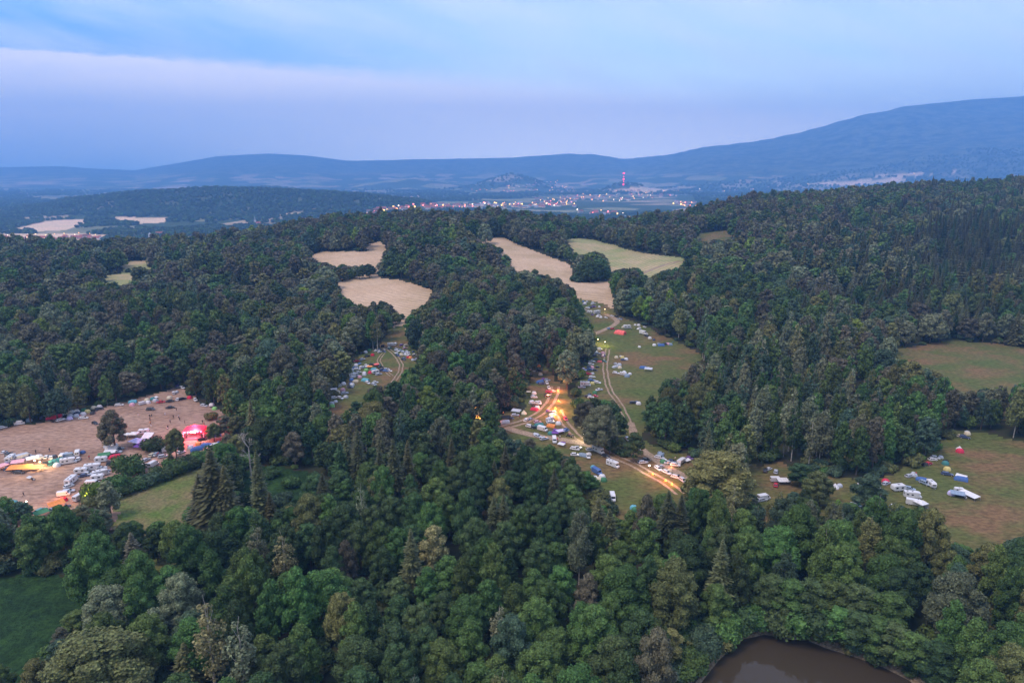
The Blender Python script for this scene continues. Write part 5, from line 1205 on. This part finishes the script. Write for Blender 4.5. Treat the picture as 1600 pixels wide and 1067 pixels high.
# the town: bands of roofs
bands = [((735, 300), (872, 286), 20, 5), ((575, 334), (665, 322), 28, 6), ((660, 325), (740, 324), 40, 7), ((740, 321), (830, 322), 44, 6), ((830, 318), (900, 316), 50, 12), ((880, 312), (985, 306), 60, 14), ((985, 308), (1060, 303), 24, 8), ((1050, 318), (1085, 322), 20, 7), ((860, 292), (900, 300), 20, 8), ((900, 330), (985, 340), 18, 6), ((985, 300), (1080, 300), 14, 6), ((1085, 300), (1180, 300), 10, 8), ((775, 298), (880, 300), 18, 4)]
nh = 0
for (a, b, n, sp) in bands:
    for i in range(int(n*.68)):
        q = rs.random(); u = a[0]+(b[0]-a[0])*q+rs.uniform(-2, 2); v = a[1]+(b[1]-a[1])*q+rs.uniform(-sp, sp)*.6
        if nh > 243: break
        nh += 1
        house(u, v, rs.choice((1, 2, 3, 3, 2)), rs.choice((0, 2, 3, 1)), rs.choice((0, 0, 1, 2)), rs.choice((0, 0, 1, 2)), rs.uniform(-.6, .6), 1.35)
for (u, v) in ((1330, 262), (1345, 260), (1360, 262), (1500, 260), (1507, 258), (1514, 259), (1530, 256), (1552, 257), (1568, 254), (1575, 256), (1583, 260), (1596, 256), (1540, 263), (1585, 276), (1593, 277), (1262, 290), (1278, 289), (1290, 290), (1425, 272), (1440, 270), (1110, 303), (1130, 300), (1150, 298), (1175, 297), (1200, 294), (1225, 292), (1385, 268), (1400, 266), (1470, 264), (1485, 262)):
    house(u, v, rs.choice((1, 2, 3)), 2, 0, rs.choice((0, 1, 2)), rs.uniform(-.5, .5), 1.5)

def tower(u, v, name, label, cat, build):
    p = unproj(u, v); e = bpy.data.objects.new(name, None); COL.objects.link(e); e.location = p; props(e, label, cat); build(e); return e
def church(e, s=1.0, spire=10, rm=0):
    link('tower', MB().box(-4*s, 4*s, -4*s, 4*s, -3, 22*s).mesh('tower', [WALLS[2]]), e)
    link('spire', MB().loft([[(-4.4*s, -4.4*s, 22*s), (4.4*s, -4.4*s, 22*s), (4.4*s, 4.4*s, 22*s), (-4.4*s, 4.4*s, 22*s)], [(-2*s, -2*s, 25*s), (2*s, -2*s, 25*s), (2*s, 2*s, 25*s), (-2*s, 2*s, 25*s)], [(-.2, -.2, (22+spire)*s), (.2, -.2, (22+spire)*s), (.2, .2, (22+spire)*s), (-.2, .2, (22+spire)*s)]]).mesh('spire', [ROOFS[rm]]), e)
    link('nave', MB().box(4*s, 24*s, -6*s, 6*s, -3, 10*s).mesh('nave', [WALLS[2]]), e)
    link('nave_roof', MB().loft([[(3.5*s, -6.6*s, 10*s), (24.5*s, -6.6*s, 10*s), (24.5*s, 6.6*s, 10*s), (3.5*s, 6.6*s, 10*s)], [(3.5*s, -.1, 16*s), (24.5*s, -.1, 16*s), (24.5*s, .1, 16*s), (3.5*s, .1, 16*s)]]).mesh('nave_roof', [ROOFS[0]]), e)
    link('belfry_window', MB().box(-1*s, 1*s, -4.06*s, -3.9*s, 15*s, 19*s).mesh('belfry_window', [LIT[2]]), e)
tower(235, 375, 'church', 'white church with a short tower beyond the left hand wood', 'church', lambda e: church(e, .9, 6, 2))
tower(399, 352, 'church', 'white spire rising from trees left of the valley town', 'church', lambda e: church(e, .95, 20, 2))
tower(870, 291, 'church', 'lit church tower at the back of the town', 'church', lambda e: church(e, 2.0, 14, 1))
tower(911, 290, 'church', 'dark roofed church left of the red lit mast', 'church', lambda e: church(e, 1.8, 12, 1))
def mast(e):
    hgt = 128; st = flatmat('mast steel', (.30, .12, .12), .5)
    for sx in (-1, 1):
        for sy in (-1, 1): link('leg', MB().tube((sx*7, sy*7, -5), (sx*1.2, sy*1.2, hgt), 1.1, .6, 5).mesh('leg', [st]), e)
    br = MB()
    for i in range(14):
        z0 = hgt*i/14; z1 = hgt*(i+1)/14; w0 = 7-5.8*i/14; w1 = 7-5.8*(i+1)/14
        for sx, sy, tx, ty in ((-1, -1, 1, -1), (1, -1, 1, 1), (1, 1, -1, 1), (-1, 1, -1, -1)): br.tube((sx*w0, sy*w0, z0), (tx*w1, ty*w1, z1), .45, .45, 4)
    link('bracing', br.mesh('bracing', [st]), e)
    er = emis('red warning lamp', (1, .02, .07), 5)
    for z, s in ((hgt+4, 10), (hgt*.78, 5), (hgt*.56, 9), (hgt*.36, 5), (hgt*.14, 9)):
        v, f = ico((0, 0, z), (s, s, s), np.random.default_rng(1), 2, 0); link('warning_lamp', mesh_np('warning_lamp', v, f, [er]), e)
tower(974, 291, 'radio_mast', 'tall lattice mast with red warning lamps above the town', 'mast', mast)
# street lamps of the town and villages
SL = MB().tube((0, 0, 0), (0, 0, 9), .25, .18, 5).tube((0, 0, 9), (0, -2, 9.6), .15, .12, 4).mesh('pole', [STEEL])
lampm = {}
def street_lamp(u, v, c, s):
    p = unproj(u, v)
    if p is None: return
    e = bpy.data.objects.new('street_lamp', None); COL.objects.link(e); e.location = p; link('pole', SL, e)
    if c not in lampm:
        vv, f = ico((0, 0, 0), (1, 1, 1), np.random.default_rng(1), 1, 0); lampm[c] = mesh_np('lantern', vv, f, [emis('street light %s' % c, {'w': (1, .42, .12), 'y': (1, .60, .14), 'p': (1, .20, .20), 'c': (1, .78, .55)}[c], 3.6)])
    l = link('lantern', lampm[c], e, (0, -2, 10)); l.scale = (s,)*3
    LAMPS.append((e, u, v, c))
LAMPS = []
for (a, b, n, sp) in bands:
    for i in range(int(n*.55)):
        q = rs.random(); street_lamp(a[0]+(b[0]-a[0])*q+rs.uniform(-3, 3), a[1]+(b[1]-a[1])*q+rs.uniform(-sp, sp)*.6, rs.choice('wwwyyppc'), rs.uniform(3.0, 5.5))
for (u, v) in ((671, 309), (688, 309), (706, 308.5), (600, 332), (620, 330), (648, 326), (832, 319), (868, 286), (871, 283), (1058, 318), (1064, 321), (1070, 319), (1262, 289), (1280, 290), (1288, 290), (1336, 262), (1362, 263), (1505, 260), (1532, 257), (1567, 256), (1580, 259), (1428, 272), (1112, 303), (1132, 300), (1152, 298), (1177, 297), (1202, 294), (1390, 268), (1472, 264), (1345, 262), (1352, 261), (1515, 259), (1540, 257), (1592, 257), (1586, 277)):
    street_lamp(u, v, rs.choice('wyyc'), rs.uniform(4.5, 7))
for (u, v) in ((13, 372), (28, 373), (44, 371), (57, 370), (72, 372), (86, 370), (101, 369), (118, 371), (124, 368), (141, 369), (284, 371), (290, 373), (150, 371)):
    street_lamp(u, v, rs.choice('wyc'), rs.uniform(.9, 1.4))

# ------------------------------------------------------------------ labels
ANCH = [('the lone tree in the camp field', 180, 690), ('the red lit stage', 306, 680), ('the bright red marquee', 84, 650), ('the glowing orange awning', 35, 730), ('the turquoise tunnel tent at the field top', 207, 627), ('the lilac pavilion', 214, 690), ('the bright blue awning right of the stage', 335, 680),
        ('the bare white trunked birch', 590, 548), ('the top right corner of the tent clearing', 640, 545), ('the lower left end of the tent clearing', 515, 640), ('the coral red marquee', 969, 518), ('the yellow floodlights', 940, 540), ('the upper cluster of cars', 925, 482), ('the blue tent alone in the meadow', 1005, 574), ('the rutted bend with campfires', 868, 640), ('the lilac tent at the wood edge', 789, 658), ('the lilac gazebo', 875, 674),
        ('the crossing of the tracks', 912, 690), ('the big pale motorhome by the tracks', 958, 724), ('the white box truck', 1065, 720), ('the broad olive oak', 1120, 760), ('the red and white tent in the right meadow', 1500, 702), ('the long white awning in the right meadow', 1515, 772), ('the white van with side awning', 1213, 748), ('the lime green tent in the right wood edge', 1364, 749),
        ('the lower bushes of the camp field', 150, 775), ('the gap where the camp field meets the wood', 285, 612)]
ORD = ['nearest', 'second nearest', 'third nearest', 'fourth nearest', 'fifth nearest', 'sixth nearest', 'seventh nearest', 'eighth nearest', 'ninth nearest', 'tenth nearest']
def rank_labels(items, anchors, words):
    """items: (object, class text, u, v). Each label names the anchor to which the thing ranks nearest among its like."""
    by = {}
    for it in items: by.setdefault(it[1], []).append(it)
    out = {}
    for cl, its in by.items():
        used = set()
        for o, _, u, v in its:
            cand = []
            for nm, au, av in anchors:
                d = math.hypot(u-au, v-av)
                rk = sum(1 for p in its if math.hypot(p[2]-au, p[3]-av) < d-1e-9)
                cand.append((rk*60+d, rk, nm))
            cand.sort()
            for _, rk, nm in cand:
                if rk < len(ORD) and (rk, nm) not in used: used.add((rk, nm)); out[o.name] = (cl+', the only one of its kind' if len(its) == 1 else f'{cl}, {ORD[rk]} to {nm}') if len(its) > 1 else f'{cl} near {cand[0][2]}'; break
            else: out[o.name] = f'{cl} at {round(u/16)} percent across and {round(v/10.67)} percent down the view'
    return out
items = [(e, f'{PAL[c][1]} {KW[k]}', u, v) for e, k, c, u, v, lab in GOODS]
labs = rank_labels(items, ANCH, None)
for e, k, c, u, v, lab in GOODS: props(e, lab or labs[e.name], BUILD[k][2], GROUPS[BUILD[k][1]])
TG = {'broadleaf_tree': 'broadleaf trees of the wood', 'birch_tree': 'birches of the wood', 'poplar_tree': 'tall plumed trees of the wood', 'spruce_tree': 'spruces of the wood', 'bush': 'bushes along the clearings and the pond'}
N1 = 'first second third fourth fifth sixth seventh eighth ninth tenth eleventh twelfth thirteenth fourteenth fifteenth sixteenth seventeenth eighteenth nineteenth'.split()
def ordw(n):
    if n < 19: return N1[n]
    t = {2: 'twent', 3: 'thirt', 4: 'fort', 5: 'fift', 6: 'sixt'}[(n+1)//10]
    return t+'ieth' if (n+1) % 10 == 0 else t+'y '+N1[(n+1) % 10-1]
def left_labels(items, fmt, bands, H_=1067.):
    """items: (object, class words, u, v): counted from the left among its like within a level band of the view."""
    by = {}
    for o, cl, u, v in items:
        k = sum(1 for b_ in bands if v < b_[0])-1; by.setdefault((cl, k), []).append((float(u), float(v), o))
    for (cl, k), L_ in by.items():
        L_.sort(key=lambda q: (q[0], q[1]))
        for n, (u, v, o) in enumerate(L_):
            w = 'only one' if len(L_) == 1 else ordw(n)+' from left'
            o['label'] = f'{cl}, {w} {bands[k][1]}'
TB = [(1e9, 'at the bottom edge'), (985, 'above the bottom row'), (925, 'in the lower wood'), (860, 'below the glade'), (790, 'level with the glade'), (700, 'level with the camp')]
TI = []; HB = {}
for e, kd, c, words, g in TREES:
    x, y, z = e.location; hh = KINDS[kd][1]*e.scale[2]; u, v = project(x, y, z+hh*.7)
    if words: e['label'] = words
    else: TI.append((e, f'{CWORD[c]} {KINDS[kd][4]}', u, v))
    props(e, None, 'bush' if kd == 'u0' else 'tree', TG[KINDS[kd][3]])
left_labels(TI, None, TB)
WW = ['pale grey', 'cream', 'white', 'rose']; RW = ['red roofed', 'brown roofed', 'grey roofed']; LW = ['with lit windows', 'with bright windows', 'with dark windows']; TW = ['small house', 'house', 'long block', 'broad house']
VB = [(1e9, 'in the nearer village'), (350, 'in the near town'), (315, 'in the far town'), (280, 'on the far slopes')]
HI = []
for e, u, v, ty, wl, rf, lt, lab in HOUSES:
    HI.append((e, f'{WW[wl]} {RW[rf]} {TW[ty]} {LW[lt]}', u, v)); props(e, None, 'house', 'houses of the town and villages in the plain')
left_labels(HI, None, VB)
CN = {'w': 'orange', 'y': 'yellow', 'p': 'reddish', 'c': 'white'}
LI = []
for e, u, v, c in LAMPS:
    LI.append((e, f'{CN[c]} street lamp', u, v)); props(e, None, 'street lamp', 'street lamps of the town and villages')
left_labels(LI, None, VB)

# ------------------------------------------------------------------ haze: one closed box of even air
def haze():
    m = bpy.data.materials.new('haze'); m.use_nodes = True; nt = m.node_tree
    for n in list(nt.nodes):
        if n.type != 'OUTPUT_MATERIAL': nt.nodes.remove(n)
    pv = nt.nodes.new('ShaderNodeVolumePrincipled'); pv.inputs['Color'].default_value = (.21, .50, 1.0, 1); pv.inputs['Density'].default_value = 1.25e-4; pv.inputs['Anisotropy'].default_value = .0
    nt.links.new(pv.outputs[0], nt.nodes['Material Output'].inputs['Volume'])
    o = link('haze', MB().box(-24000, 24000, -400, 16500, -260, 1600).mesh('haze', [m])); props(o, kind='stuff')
haze()
